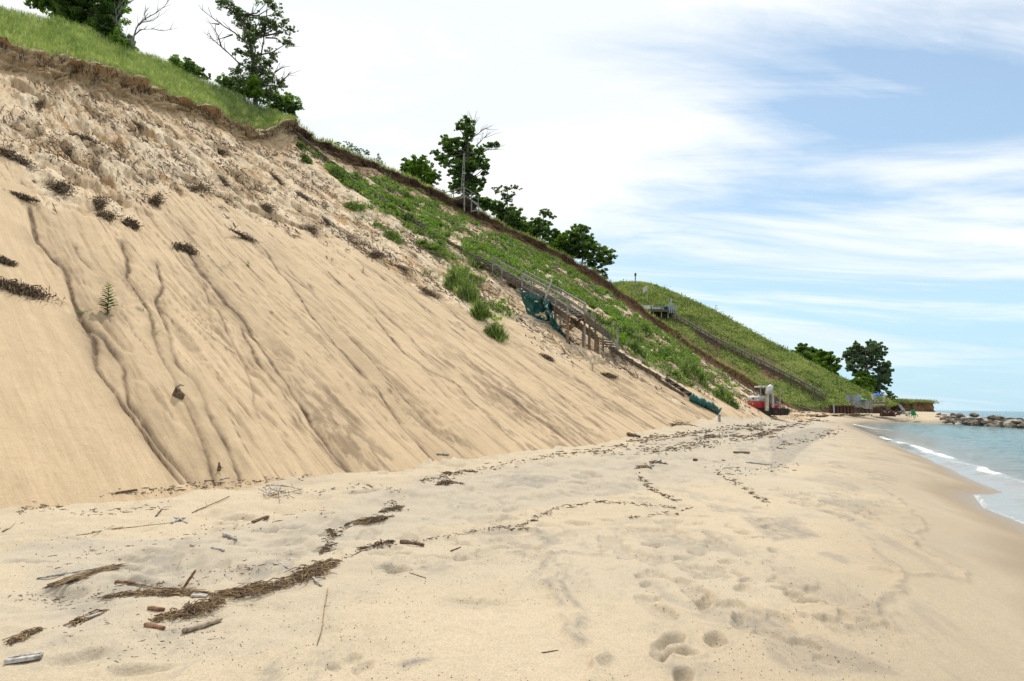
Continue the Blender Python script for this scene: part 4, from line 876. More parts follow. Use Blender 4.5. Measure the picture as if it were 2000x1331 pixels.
# ------------------------------------------------------------------ dead brush clumps on the slope
def brush(u, v, hw_, hh, label, name='dead_brush', n=70, mat=None, hang=.5):
    hw_ *= 1.3; hh *= 1.3; n = int(n*1.7)
    h = hit(u, v); b = h[0]; k = (b-O).length/F*.95; nr_ = h[1]; fall = Vector((nr_.x, nr_.y, 0)).normalized(); fall = (fall-nr_*fall.dot(nr_)).normalized()
    side = nr_.cross(fall).normalized(); root = empty(name, b, label, 'dead brush'); mb = MB(); md = MB()
    for i in range(n):
        ax = R.gauss(0, .45)*hw_*k; ay = R.gauss(0, .35)*hh*k*1.6
        p0 = b+side*ax*.75+fall*(ay+ax*.25)+nr_*R.uniform(-.03, .05)
        d = (fall*R.uniform(-.2, 1.)+side*R.uniform(-.9, .9)+nr_*R.uniform(-.1, .8)).normalized(); l = R.uniform(.15, .5)*max(hw_, hh)*k
        (mb if i % 3 else md).tube([p0, p0+d*l*.5+nr_*.05, p0+d*l+fall*l*.3], [R.uniform(.006, .016), .007, .003], 4)
    mb.build('twigs', mat or M_DRIFTD, root); md.build('pale_twigs', M_DRIFT, root)
    m_ = n*9; e = rng.normal(size=(m_, 3)); q = np.array([(side*float(x)*hw_*k*.36+fall*(float(y)*hh*k*.5+float(x)*hw_*k*.1)+nr_*(abs(float(z))*hh*k*.20)) for x, y, z in e])
    V, f = diamonds(q, rng.uniform(.02, .06, m_), .35); mesh_np('leaf_litter', V, f, M_REEDD, root, False); return root
for a in ((135,305,45,22,'large dark brush mat high on the left of the slope, nearest the grass edge'),(25,308,30,12,'dark brush at the left edge of the photo below the bluff edge'),(118,370,26,14,'dark root clump below the large brush mat'),(190,402,40,14,'long dark brush streak below the root clump'),
 (205,425,26,12,'lower lip of brush under the long dark streak'),(303,398,22,16,'rounded brush ball right of the long dark streak'),(362,488,18,11,'small dark brush clump alone on the smooth sand'),(38,568,40,16,'isolated dark mat of roots at the left edge of the photo'),
 (480,466,32,5,'thin line of dark twigs across the slope'),(605,452,40,16,'dark brush band where the rough slope meets the smooth sand'),(695,475,36,16,'brush band right of the previous one at the top of the smooth sand'),(840,575,32,10,'narrow dark brush strip left of the feathery green clumps'),
 (255,440,14,12,'brown clod with roots under the brush streak'),(8,512,12,7,'tiny dark brush cut by the left edge of the photo'),(380,372,40,12,'long brown root streak across the rough slope right of the brush ball'),(75,212,22,10,'dark roots just under the first soil ledge at the far left'),(160,272,26,9,'thin brown root mat between the soil ledge and the large brush mat'),(270,248,20,8,'small root tangle below the bluff edge left of the bushes'),
 (440,362,30,9,'brown root streak in the middle of the rough upper slope'),(540,352,26,8,'brown root streak close to the top of the near stairway'),(520,408,26,9,'dark sod strip above the dark brush band'),(430,300,18,7,'small dark sod clump under the bluff edge below the tallest tree'),(590,385,24,9,'dark sod strip left of the leafy patches'),
 (640,440,26,10,'brown root strip just above the smooth sand in the middle'),(735,500,24,9,'dark sod lumps trailing from the brush band to the right'),(780,525,20,7,'last dark lumps of the brush band on the smooth sand'),(1000,560,14,7,'dark lump on the bare patch left of the teal netting'),(40,385,20,6,'thin dark root line at the left below the cut brush'),
 (1068,700,12,9,'dark round tussock on the sand left of the stair shadow'),(1190,735,16,7,'low dark mound on the sand below the stair'),(1250,870,0,0,'')):
    if a[4]: brush(*a)
b = hit(348, 775)[0]; root = empty('stump', b, 'dark charred wood stump sitting on the bare slope', 'stump'); mb = MB(); k = b.y/F
for i in range(7):
    a_ = i*.9; mb.tube([b+Vector((math.cos(a_)*.05, math.sin(a_)*.05, -.05)), b+Vector((math.cos(a_)*.08, math.sin(a_)*.06, .04)), b+Vector((math.cos(a_)*.05, math.sin(a_)*.05, .10+R.uniform(0, .10)))], [.045, .055, .012], 6, jit=.35)
mb.build('wood', M_DRIFTD, root); MB().tube([b+Vector((-.04, -.03, .18)), b+Vector((.03, .0, .24)), b+Vector((.10, .02, .22))], [.03, .025, .01], 6).build('snag', M_DRIFT, root)
b = hit(427, 918)[0]; root = empty('stump', b, 'small dark root stub at the foot of the slope', 'stump'); MB().tube([b-Vector((0,0,.03)), b+Vector((.01,.0,.06)), b+Vector((-.01,.02,.13))], [.04,.03,.012], 6, jit=.2).build('root', M_DRIFTD, root); MB().tube([b+Vector((0,0,.03)), b+Vector((.09,-.03,.04))], [.02,.006], 5).build('snag', M_DRIFTD, root)
# litter dragged down the rough upper slope
w = area*mask[..., 3].ravel()*(Tf < .98)*vis*(.15+(fbm(sg*.5, tg*.35, 4, 131) > .53).ravel()*2.2)
q = pick(w, 34000); fall = np.array([.70, -.42, -.57]); mbv = []; mbf = []
ln = rng.uniform(.06, .7, len(q))**1.8+.03*(.8+q[:, 1]/90); dr = fall+rng.normal(size=(len(q), 3))*.28; dr /= np.linalg.norm(dr, axis=1)[:, None]
sd_ = np.cross(dr, [0, 0, 1]); sd_ /= np.linalg.norm(sd_, axis=1)[:, None]; up_ = np.cross(sd_, dr); ww = rng.uniform(.008, .035, (len(q), 1))*(.6+q[:, 1:2]/60); q = q+[0, 0, .03]
e1 = q-dr*ln[:, None]/2; e2 = q+dr*ln[:, None]/2
V = np.stack([e1-sd_*ww, e1+sd_*ww, e1+up_*ww*1.4, e2-sd_*ww*.6, e2+sd_*ww*.6, e2+up_*ww], 1).reshape(-1, 3); n = len(q); b6 = np.arange(n)[:, None]*6
f = np.concatenate([b6+np.array([[0, 2, 5, 3]]), b6+np.array([[1, 4, 5, 2]])])
half = np.arange(len(f)) % 3 == 0
prop(mesh_np('root_litter', V, f[~half], M_DRIFTD, None, False), 'dark roots and twigs littering the rough upper slope', 'litter', kind='stuff')
prop(mesh_np('straw_litter', V, f[half], M_DRIFT, None, False), 'pale straw and twigs littering the rough upper slope', 'litter', kind='stuff')
w = area*(brown.ravel() > .3)*(Tf > 1.55)*(Tf < 2.0)*vis*np.where(Cf < 9, .35, 1); q = pick(w, 9000); dn = np.array([.25, -.2, -1.])+rng.normal(size=(len(q), 3))*.35
ln = rng.uniform(.1, .5, (len(q), 1)); an = rng.normal(size=(len(q), 3))*.008*(1+q[:, 1:2]/60); q = q+[.1, -.06, 0]
V = np.stack([q-an, q+an, q+dn*ln, q+dn*ln*.5+an*2], 1).reshape(-1, 3)
prop(mesh_np('hanging_roots', V, np.arange(4*len(q)).reshape(-1, 4)[:, [0, 1, 3, 2]], M_DRIFTD, None, False), 'dark roots hanging out of the bluff edge under the turf', 'roots', kind='stuff')
# ------------------------------------------------------------------ the near stairway
def pl(pts, n):
    """n points evenly spaced on a polyline"""
    pts = [Vector(p) for p in pts]; L_ = [0]
    for a, b in zip(pts, pts[1:]): L_.append(L_[-1]+(b-a).length)
    o = []
    for i in range(n):
        t = L_[-1]*i/(n-1); j = max(k for k in range(len(L_)-1) if L_[k] <= t+1e-9) if t < L_[-1] else len(pts)-2
        o.append(pts[j].lerp(pts[j+1], (t-L_[j])/(L_[j+1]-L_[j])))
    return o
up1 = Vector((0, 0, 1))
A0_ = [hit(576, 266)[0], hit(640, 322)[0], hit(740, 395)[0], hit(840, 462)[0], hit(925, 508)[0]]
A0_ = [p+up1*(.42 if i < 4 else .25) for i, p in enumerate(A0_)]
def above(u, v, cl):
    Y = hit(u, v)[0].y
    for _ in range(400):
        p = at(u, v, Y)
        if p.z-down(p.x, p.y)[0].z >= cl: break
        Y -= .05
    return p
e0 = A0_[-1]; bot = hit(1192, 690)[0]+up1*.35
e1 = above(1180, 660, 1.3); segB = [e0, above(1030, 564, .7), above(1083, 594, 1.3), above(1128, 624, 1.7), e1]
segC = [bot]+[hit(u, v)[0]+up1*.10 for u, v in ((1240,714),(1290,742),(1345,778),(1400,806))]
st = empty('stairway', segC[-1], 'long weathered wooden stairway on the near bluff, partly hanging in the air', 'stairway')
def perp(a, b):
    d = (Vector(b)-Vector(a)); d.z = 0; d.normalize(); return Vector((-d.y, d.x, 0))
def flight(root, pts, wd, tread_mat, str_mat, step=.45, th=.22, limit=100, tread=True):
    n = 0
    sides = []
    for sg_ in (-1, 1):
        mb = MB(); 
        for a, b in zip(pts, pts[1:]):
            s_ = perp(a, b); mb.beam(a+s_*sg_*wd/2, b+s_*sg_*wd/2, .07, th)
        mb.build('stringer', str_mat, root)
    if tread:
        for a, b in zip(pts, pts[1:]):
            m_ = int((b-a).length/step)
            for i in range(m_):
                if n >= limit: break
                p = a.lerp(b, (i+.5)/m_); s_ = perp(a, b); t = MB(); t.beam(p-s_*(wd/2-.02)+up1*(th*.45), p+s_*(wd/2-.02)+up1*(th*.45), .26, .045); t.build('tread', tread_mat, root); n += 1
flight(st, A0_, .9, M_GREYWOOD, M_DARKWOOD, 1.1, .22, 44)
flight(st, segB, 1.1, M_GREYWOOD, M_DARKWOOD, .6, .42, 26)
flight(st, segC, 1.1, M_GREYWOOD, M_DARKWOOD, .6, .26, 38)
postu = [972, 991, 1015, 1032, 1050, 1083, 1098, 1121, 1128, 1163, 1177]
allB = pl(segB, 60); proj = lambda p: (lambda c: (1000+F*c.x/-c.z, 665.5-F*c.y/-c.z))(CM.to_3x3().transposed() @ (p-O))
sB = perp(segB[0], segB[-1])
tops = []
for i, u in enumerate(postu):
    p = min(allB, key=lambda q: abs(proj(q)[0]-u)); sgn_ = -1 if i % 3 != 2 else 1
    p = p+sB*sgn_*.6; g_ = down(p.x, p.y)[0]; zt = p.z+1.05
    z0 = min(p.z-.3, g_.z-.2) if u > 1040 else p.z-.4
    MB().beam((p.x, p.y, z0), (p.x, p.y, zt), .13, .13, (0, 1, 0)).build('post', M_GREYWOOD if u < 1160 else M_BROWNWOOD, st); tops.append((sgn_, Vector((p.x, p.y, zt))))
for sgn_ in (-1, 1):
    tt = [p for s_, p in tops if s_ == sgn_]; mb = MB()
    for a, b in zip(tt, tt[1:]): mb.beam(a, b, .06, .12)
    for a, b in zip(tt, tt[1:]): mb.beam(a-up1*.45, b-up1*.45, .05, .09)
    mb.build('handrail', M_GREYWOOD, st)
for u in (1098, 1121, 1150, 1163, 1185):
    p = min(allB, key=lambda q: abs(proj(q)[0]-u))-sB*.62; g_ = down(p.x, p.y)[0]
    MB().beam((p.x, p.y, g_.z-.4), (p.x, p.y, p.z), .16, .16, (0, 1, 0)).build('support_post', M_BROWNWOOD, st)
pA = min(allB, key=lambda q: abs(proj(q)[0]-1085))-sB*.7; pB = min(allB, key=lambda q: abs(proj(q)[0]-1135))-sB*.7
MB().beam(pA-up1*1.6, pB-up1*.3, .08, .16).build('cross_brace', M_BROWNWOOD, st); MB().beam(pA-up1*1.9+Vector((.6, 0, -.5)), pB+up1*.1+Vector((.8, 0, .3)), .08, .16).build('cross_brace', M_BROWNWOOD, st)
MB().beam(pA-up1*1.2, pB-up1*1.3, .1, .16).build('cross_brace', M_DARKWOOD, st)
# landing at the foot of the hanging flight
for i in range(4): MB().beam(e1.lerp(bot, (i+.7)/4)-sB*.7, e1.lerp(bot, (i+.7)/4)+sB*.7, .4, .05).build('step', M_GREYWOOD, st)
for sgn_ in (-1, 1):
    p = bot+sB*sgn_*.75; MB().beam(p-up1*.9, p+up1*1.5, .12, .12, (0, 1, 0)).build('newel_post', M_GREYWOOD, st)
p = hit(1366, 0x0+801)[0]; p = hit(1405, 824)[0]; MB().beam(p-up1*.2, p+up1*.38, .12, .12, (0, 1, 0)).build('end_post', M_GREYWOOD, st)
# netting
def cloth(name, label, pts, wid, mat, thick=.02, cat='netting', fr=1.6, sag=.15):
    """a crumpled strip of cloth following pts, with holes torn along its edges"""
    root_ = Vector(pts[0]); n = 90; mth = 22; c = pl(pts, n); V = []; Fq = []
    for i, p in enumerate(c):
        t = i/(n-1); w_ = np.interp(t, np.linspace(0, 1, len(wid)), wid)
        for j in range(mth):
            s_ = j/(mth-1)-.5; x = i*.11; 
            V.append((p.x+s_*w_*.25+(vn(np.array(x*fr), np.array(j*.3), 5)-.5)*.3, p.y+s_*w_*.35+(vn(np.array(x*fr), np.array(j*.35), 6)-.5)*.4, p.z-s_*w_*.9+(vn(np.array(x*fr*1.3), np.array(j*.3), 7)-.5)*.35-abs(s_)*sag))
    for i in range(n-1):
        for j in range(mth-1):
            if vn(np.array(i*.35), np.array(j*.5), 15) > .76 or (j in (0, mth-2) and R.random() < .5) or (j in (1, mth-3) and R.random() < .2): continue
            a = i*mth+j; Fq.append((a, a+mth, a+mth+1, a+1))
    V = np.array(V, float)-np.array(root_)[None]; o = mesh_np(name, V, np.array(Fq), mat, None, True); o.location = root_; prop(o, label, cat)
    md = o.modifiers.new('s', 'SOLIDIFY'); md.thickness = thick; return o
yb = above(1050, 590, .9).y+.8
cloth('safety_netting', 'torn teal netting hanging from the side of the stairway and trailing down the sand', [at(1020,572,yb-1.2), at(1035,592,yb-1.6), at(1055,595,yb-1.5), at(1074,592,yb-1.4), at(1070,608,yb-2), at(1082,628,yb-3.2), at(1096,650,hit(1096,650)[0].y-.1), hit(1114,672)[0]+up1*.1], [1.6, 2.3, 1.7, 2.0, 1.5, 1.1, .8, .3], M_TARP, sag=.7)
tp_ = [hit(1348,783)[0]+up1*.22, hit(1362,791)[0]+up1*.26, hit(1376,797)[0]+up1*.26, hit(1390,803)[0]+up1*.26, hit(1406,812)[0]+up1*.2]
mb = MB(); c = pl(tp_, 60)
mb.tube(c, [(.24+.05*math.sin(i*.35)+.03*math.sin(i*.8)+R.uniform(-.01, .01))*(1 if 0 < i < 59 else .3) for i in range(60)], 14, jit=.10); o = mb.build('bundled_netting', M_TARP, None, True); prop(o, 'bundle of teal netting wrapped over the foot of the near stairway', 'netting')
# leaning post and fallen boards
def stick(a, b, wpx, label, mat=None, name='driftwood_stick', cat='driftwood', flat=False, kn=.12, sides=7, lift=.35):
    a = Vector(a); b = Vector(b); k = (a.y+b.y)/2/F; r = wpx*k/2; d = b-a; n = 6; pts = []
    for i in range(n+1):
        p = a.lerp(b, i/n)+Vector((R.uniform(-1, 1), R.uniform(-1, 1), R.uniform(-.5, .5)))*d.length*.012*(0 < i < n); p.z += r*(1-lift*.5)
        pts.append(p)
    mb = MB(); root = empty(name, a, label, cat)
    if flat: mb.beam(pts[0], pts[-1], wpx*k*1.2, wpx*k*.45); mb.beam(pts[0].lerp(pts[-1], .02)+Vector((0, wpx*k*.5, wpx*k*.26)), pts[0].lerp(pts[-1], .9)+Vector((0, wpx*k*.4, wpx*k*.26)), wpx*k*.5, wpx*k*.12)
    else: mb.tube(pts, [r*(1+R.uniform(-kn, kn))*(.75 if i in (0, n) else 1)*(1-.2*i/n) for i in range(n+1)], sides, jit=.12)
    mb.build('wood', mat or M_DRIFT, root, not flat)
    if d.length > .25 and not flat:
        c = a.lerp(b, R.uniform(.3, .7)); t = MB(); e_ = (d.normalized()*.6+Vector((R.uniform(-.8, .8), R.uniform(-.6, .6), .3))).normalized(); t.tube([c+Vector((0, 0, r)), c+e_*d.length*.10+Vector((0, 0, r))], [r*.45, r*.25], 5); t.build('knot', mat or M_DRIFT, root)
    return root
pp = at(1062, 594, yb-1.8); stick(pp, at(1078, 546, yb-1.4), 5, 'pale broken pole leaning out from the stairway above the netting', M_DRIFTG, 'leaning_pole', 'pole', lift=2)
stick(hit(1045,633)[0]+up1*.25, hit(1118,655)[0]+up1*.3, 3.5, 'pale fallen rail lying on the sand under the hanging flight of stairs', M_GREYWOOD, 'fallen_rail', 'board', lift=1)
stick(at(1057, 578, yb-1.9), at(1066, 596, yb-1.9), 3, 'dark stub jammed beside the leaning pole', M_DARKWOOD, 'broken_board', 'board')
p = hit(640, 395)[0]
# ------------------------------------------------------------------ platform on the bluff
Yp = 94.; root = empty('lookout_platform', at(905, 388, Yp), 'grey wooden lookout platform with railing propped on posts over the bluff edge', 'platform')
kx = Yp/F
c0 = at(866, 391, Yp+1.5); c1 = at(907, 381, Yp-3.0); c2_ = at(934, 398, Yp+.5); c3 = c0+(c2_-c1)
me_ = MB(); th_ = Vector((0, 0, -.22)); me_.add([c0, c1, c2_, c3, c0+th_, c1+th_, c2_+th_, c3+th_], [(0,1,2,3),(7,6,5,4),(0,4,5,1),(1,5,6,2),(2,6,7,3),(3,7,4,0)]); me_.build('deck', M_GREYWOOD, root)
me_ = MB(); dk = Vector((0,0,-.24)); me_.add([c0+dk, c1+dk, c2_+dk, c3+dk, c0+dk*5, c1+dk*3.4+Vector((-.6,1,0)), c2_+dk*4+Vector((-.9,1,0)), c3+dk*5], [(0,1,2,3),(0,4,5,1),(1,5,6,2),(2,6,7,3)]); me_.build('underside_shade', M_DARKWOOD, root)  # dark wooden wedge standing in for the shade beneath the deck
for q, z in ((c1, 414), (c1.lerp(c2_, .5), 415), (c2_, 419)):
    uu = proj(q)[0]; e_ = at(uu, z, q.y); MB().beam(q, e_, .18, .18, (0, 1, 0)).build('leg', M_GREYWOOD, root)
for a, b in ((c1.lerp(c0, .55)+dk*3, c1+dk), (c1+dk*0, c2_+dk*1.5), (c2_+dk*4, c1.lerp(c2_, .5)+dk*7)): MB().beam(a, b, .12, .18).build('brace', M_GREYWOOD, root)
rl = [c0, c0.lerp(c1, .5), c1, c1.lerp(c2_, .5), c2_]
for q in rl: MB().beam(q, q+up1*1.05, .11, .11, (0, 1, 0)).build('railing_post', M_GREYWOOD, root)
mb = MB()
for a, b in zip(rl, rl[1:]): mb.beam(a+up1*1.05, b+up1*1.05, .09, .10); mb.beam(a+up1*.55, b+up1*.55, .06, .07)
mb.build('railing', M_GREYWOOD, root)
root = empty('ladder', at(902, 383, 99), 'pale ladder rising from the platform into the large tree', 'ladder')
for d_ in (0, 5): MB().beam(at(900+d_, 384, 96), at(906+d_*.4, 300, 96.5), .10, .10, (0, 1, 0)).build('side_rail', M_GREYWOOD, root)
for i in range(9): v_ = 376-i*8; MB().beam(at(900.5+i*.6, v_, 96), at(905-i*.05+i*.3, v_, 96), .07, .09).build('rung', M_GREYWOOD, root)
# ------------------------------------------------------------------ stairs and deck of the far hill
s0 = [hit(u, v, [hill]) for u, v in ((1318,628),(1400,676),(1480,716),(1560,757),(1610,786))]
s0 = [h[0]+up1*.5 for h in s0 if h]
root = empty('hillside_stairway', s0[-1], 'long dark stairway with double handrails running down the grassy far hill', 'stairway')
flight(root, s0, 1.6, M_DARKWOOD, M_DARKWOOD, 1.2, .35, 60)
cc = pl(s0, 17); sH = perp(s0[0], s0[-1])
for sgn_ in (-1, 1):
    mb = MB()
    for i, p in enumerate(cc):
        q = p+sH*sgn_*.85
        if i % 1 == 0: MB().beam(q-up1*1.3, q+up1*1.0, .16, .16, (0, 1, 0)).build('post', M_DARKWOOD, root)
    for a, b in zip(cc, cc[1:]): mb.beam(a+sH*sgn_*.85+up1*1.0, b+sH*sgn_*.85+up1*1.0, .10, .16); mb.beam(a+sH*sgn_*.85+up1*.5, b+sH*sgn_*.85+up1*.5, .08, .10)
    mb.build('handrail', M_GREYWOOD if sgn_ > 0 else M_DARKWOOD, root)
s1 = [hit(u, v, [hill]) for u, v in ((1330,622),(1420,668),(1520,718),(1600,762))]
s1 = [h[0]+up1*.9 for h in s1 if h]; r2 = empty('cable_rail', s1[-1], 'thin dark cable rail beside and above the far stairway', 'railing'); mb = MB()
for a, b in zip(s1, s1[1:]): mb.beam(a, b, .12, .12)
mb.build('rail', M_DARKWOOD, r2)
for p in pl(s1, 9): MB().beam(p-up1*1.1, p+up1*.1, .12, .12, (0, 1, 0)).build('post', M_DARKWOOD, r2)
hd = hit(1290, 614, [hill])[0]; Yd = hd.y-3.5; root = empty('hill_deck', at(1290, 610, Yd), 'small white and grey sitting deck at the top of the far stairway', 'deck')
def pbox(u0, v0, u1, v1, Y, dep, name, mat, root):
    a = at(u0, v1, Y); b = at(u1, v0, Y); c = (a+b)/2; return MB().box((c.x, Y+dep/2, c.z), (abs(b.x-a.x), dep, abs(b.z-a.z))).build(name, mat, root)
pbox(1272,605,1322,609,Yd,4,'deck_floor',M_DARKWOOD,root); pbox(1253,597,1271,604,Yd+1,2.2,'white_bench',M_WHITE,root); pbox(1275,600,1290,604,Yd+.3,.8,'bench_seat',M_WHITE,root)
for u in (1276,1292,1305,1318): pbox(u-.8,604,u+.8,622,Yd+.2,.25,'leg',M_GREYWOOD,root)
for u in (1308,1312,1316,1320): pbox(u-1,597,u+.8,612,Yd-.1,.14,'baluster',M_PANEL,root)
pbox(1274,596,1276,603,Yd,.2,'railing_post',M_WHITE,root); pbox(1306,596,1322,597.4,Yd-.1,.2,'railing',M_PANEL,root); pbox(1270,598,1296,598.8,Yd,.15,'railing',M_GREYWOOD,root)
r3 = empty('storage_tub', at(1301, 603, Yd+1), 'bright blue tub on the small deck of the far hill', 'tub'); b = at(1301, 604.5, Yd+1.2); MB().tube([b, b+up1*.35, b+up1*.45, b+up1*.5], [.42, .5, .52, .1], 14).build('tub_body', M_BLUE, r3, True); MB().tube([b+up1*.42, b+up1*.46], [.55, .55], 14).build('rim', M_BLUE, r3)
def pole(u, v0, v1, Y, w_, label, mat, name='pole', extra=None):
    a = at(u, v0, Y); b = at(u, v1, Y); r_ = empty(name, b, label, 'pole'); MB().tube([b, a], [w_, w_*.9], 8).build('shaft', mat, r_)
    if extra: extra(a, r_)
    return r_
def lampcap(a, r_): MB().box(a-up1*.2, (.42, .42, .7)).build('birdhouse_box', M_DARKWOOD, r_)
yk = hit(1241, 575, [hill])[0].y
pole(1241, 535, 575, yk, .16, 'grey post with a dark box on top rising above the summit of the far hill', M_GREYWOOD, 'tall_post', lampcap)
def flag(a, r_):
    V = []; 
    for i in range(8):
        for j in range(6): V.append((a.x-.02-i*.14, a.y+.12*math.sin(i*.9), a.z-.1-j*.22-i*.10))
    mesh_np('flag', np.array(V)-np.array(parent_world(r_))[None], grid_faces(8, 6), simple('faded_flag', (.55, .42, .42), (.6, .58, .6), .8, 2.5), r_)
yk2 = hit(1264, 590, [hill])[0].y; pole(1264, 557, 595, yk2, .06, 'thin pole with a limp faded flag on the far hill', M_CONC, 'flagpole', flag)
pole(1311, 583, 606, Yd+.5, .22, 'stout grey post at the right corner of the small hill deck', M_PANEL, 'corner_post')
# ------------------------------------------------------------------ excavator
def excavator():
    g0 = hit(1500, 812)[0]; Y = g0.y+1.3; root = empty('excavator', (g0.x, Y, g0.z), 'small red and white tracked excavator parked at the foot of the sand slope', 'excavator')
    zb = g0.z
    def X(u, y=Y): return at(u, 800, y).x
    def Z(v, y=Y): return at(1495, v, y).z
    def bx(u0, v0, u1, v1, y, d, name, mat, bev=.06):
        a = (X(u0, y), X(u1, y)); z = (Z(v1, y), Z(v0, y))
        me = MB(); o = me.box(((a[0]+a[1])/2, y+d/2, (z[0]+z[1])/2), (a[1]-a[0], d, z[1]-z[0])).build(name, mat, root)
        if bev: m_ = o.modifiers.new('b', 'BEVEL'); m_.width = bev; m_.segments = 3
        return o
    # two tracks, running towards the right and slightly towards the viewer
    d = Vector((1, -.42, 0)).normalized(); s_ = Vector((.42, 1, 0)).normalized()
    for off_, du in ((-.75, .25), (.75, -.1)):
        c = Vector((X(1496), Y, zb))+s_*off_+d*du; L_, H_, wd = 1.55, .30, .42; vv = []; ff = []; n = 28; tr_ = MB()
        ring = []
        for i in range(n):
            a = 2*math.pi*i/n; ex = math.cos(a); ez = math.sin(a); q = (abs(ex)**.45*(1 if ex > 0 else -1)*0+ (1.25 if ex > 0 else -1.25)*min(1, abs(ex)*3)+ex*.30, ez*H_)
            ring.append(q)
        for sgn_ in (-1, 1):
            for x, z in ring: vv.append(c+d*x+s_*(sgn_*wd/2)+up1*(z+H_+.02))
        for i in range(n): j = (i+1) % n; ff.append((i, j, n+j, n+i))
        ff += [tuple(range(n))[::-1], tuple(range(n, 2*n))]
        tr_.add(vv, ff)
        for i in range(n):
            x, z = ring[i]; tr_.box(c+d*(x*1.02)+up1*(z*1.05+H_+.02), (.05, wd, .05), Matrix.Rotation(math.atan2(d.y, d.x), 3, 'Z'))
        t = tr_.build('track', M_BLACK, root)
        for k_ in (-1.1, -.55, 0, .55, 1.1):
            w_ = MB(); q = c+d*k_+up1*(H_-.05)-s_*(wd/2+.015); w_.tube([q, q+s_*(wd+.03)], [.19, .19], 12); o_ = w_.build('roller', M_RUST, t); 
            
            o_.location = -Vector(parent_world(t))+Vector(parent_world(t))
    MB().box((X(1494), Y, zb+.62), (1.4, 1.1, .3)).build('undercarriage', M_BLACK, root)
    bl = MB(); c = Vector((X(1527), Y-.6, zb+.35)); bl.box(c, (.12, 1.9, .5), Matrix.Rotation(math.atan2(d.y, d.x), 3, 'Z')); bl.beam(c, c-d*1.0+up1*.15, .16, .14); bl.build('dozer_blade', M_BLACK, root)
    bx(1468, 785, 1504, 799, Y-.75, 1.5, 'counterweight', M_RED, .14)
    hd_ = bx(1469, 774, 1498, 785.5, Y-.72, 1.44, 'engine_hood', M_WHITE, .22)
    bx(1470.5, 777.5, 1473, 781, Y-.745, .05, 'vent', M_BLACK, 0); bx(1476, 777.5, 1483, 778.8, Y-.745, .05, 'vent', M_PANEL, 0); bx(1469.5, 788, 1472, 790.5, Y-.79, .08, 'tail_light', M_YEL, .02)
    bx(1503, 790, 1522, 799.5, Y-.6, 1.2, 'front_frame', M_RED, .08); bx(1500, 786, 1508, 795, Y-.5, .9, 'seat_base', M_RED, .08)
    bx(1489, 777, 1495, 786, Y-.35, .7, 'seat', M_BLACK, .12)
    for u, y in ((1486.5, Y-.6), (1486.5, Y+.6), (1509, Y+.6)): bx(u-.8, 757, u+.8, 786, y, .07, 'canopy_post', M_PANEL, 0)
    bx(1486, 754, 1511, 757, Y-.75, 1.5, 'canopy_roof', M_WHITE, .05)
    def P_(u, v, dy=0): return Vector((X(u, Y+dy), Y+dy, Z(v, Y+dy)))
    bo = MB(); bo.beam(P_(1509, 796, -.85), P_(1509, 770, -.9), .20, .26, (0, 1, 0)); bo.beam(P_(1509, 774, -.9), P_(1505, 757, -1.0), .26, .34, (0, 1, 0)); bo.beam(P_(1510, 755, -1.0), P_(1500, 762, -1.1), .26, .28, (0, 1, 0)); o = bo.build('boom', M_KHAKI, root)
    bo = MB(); bo.tube([P_(1508, 753, -1.2), P_(1503, 760, -1.2), P_(1500, 770, -1.2)], [.16, .26, .2], 10); bo.build('boom_head', M_WHITE, root, True)
    bo = MB(); bo.beam(P_(1499, 763, -1.1), P_(1497.5, 806, -1.3), .24, .30, (0, 1, 0)); bo.build('arm', M_KHAKI, root)
    bo = MB(); bo.tube([P_(1504, 768, -1.05), P_(1503, 790, -1.0)], .07, 8); bo.build('hydraulic_cylinder', M_GLASS, root, True)
    bo = MB(); bo.box(P_(1498, 807, -1.3), (.45, .5, .35)); bo.build('bucket', M_BLACK, root)
    bo = MB(); bo.tube([P_(1496, 757, -1.2), P_(1489, 765, -1.1), P_(1497, 775, -1.1)], .035, 6); bo.build('hose', M_BLACK, root, True)
    bx(1511, 775, 1517, 789, Y+.3, .1, 'control_console', M_GLASS, .03)
excavator()
gp = at(1524, 790, 66); r_ = empty('marker_post', gp, 'pale upright post just behind the excavator', 'post'); MB().tube([at(1523.5, 795, 67.5), at(1523.5, 761, 67.5)], [.07, .07], 8).build('shaft', M_GREYWOOD, r_); MB().tube([at(1523.5, 761.3, 67.5), at(1523.5, 759.8, 67.5)], [.08, .03], 8).build('cap', M_CONC, r_)
# pile of pale boards right of the excavator, scattered on the beach foot
for i, (a, b, w_, lab, mt) in enumerate((((1546,787),(1582,802),3,'pale long beam sliding down the bank right of the excavator',M_GREYWOOD),((1590,780),(1610,806),3,'dark beam standing steeply at the end of the far stairway',M_DARKWOOD),((1600,783),(1622,806),3,'second dark beam beside the steep one',M_DARKWOOD),((1560,798),(1600,806),2,'short board half buried at the bank foot',M_GREYWOOD),
   ((1690,777),(1720,792),2,'',M_GREYWOOD))):
    if lab: stick(G3(*a)+up1*.3, G3(*b)+up1*.2, w_, lab, mt, 'timber_beam', 'beam', flat=True)
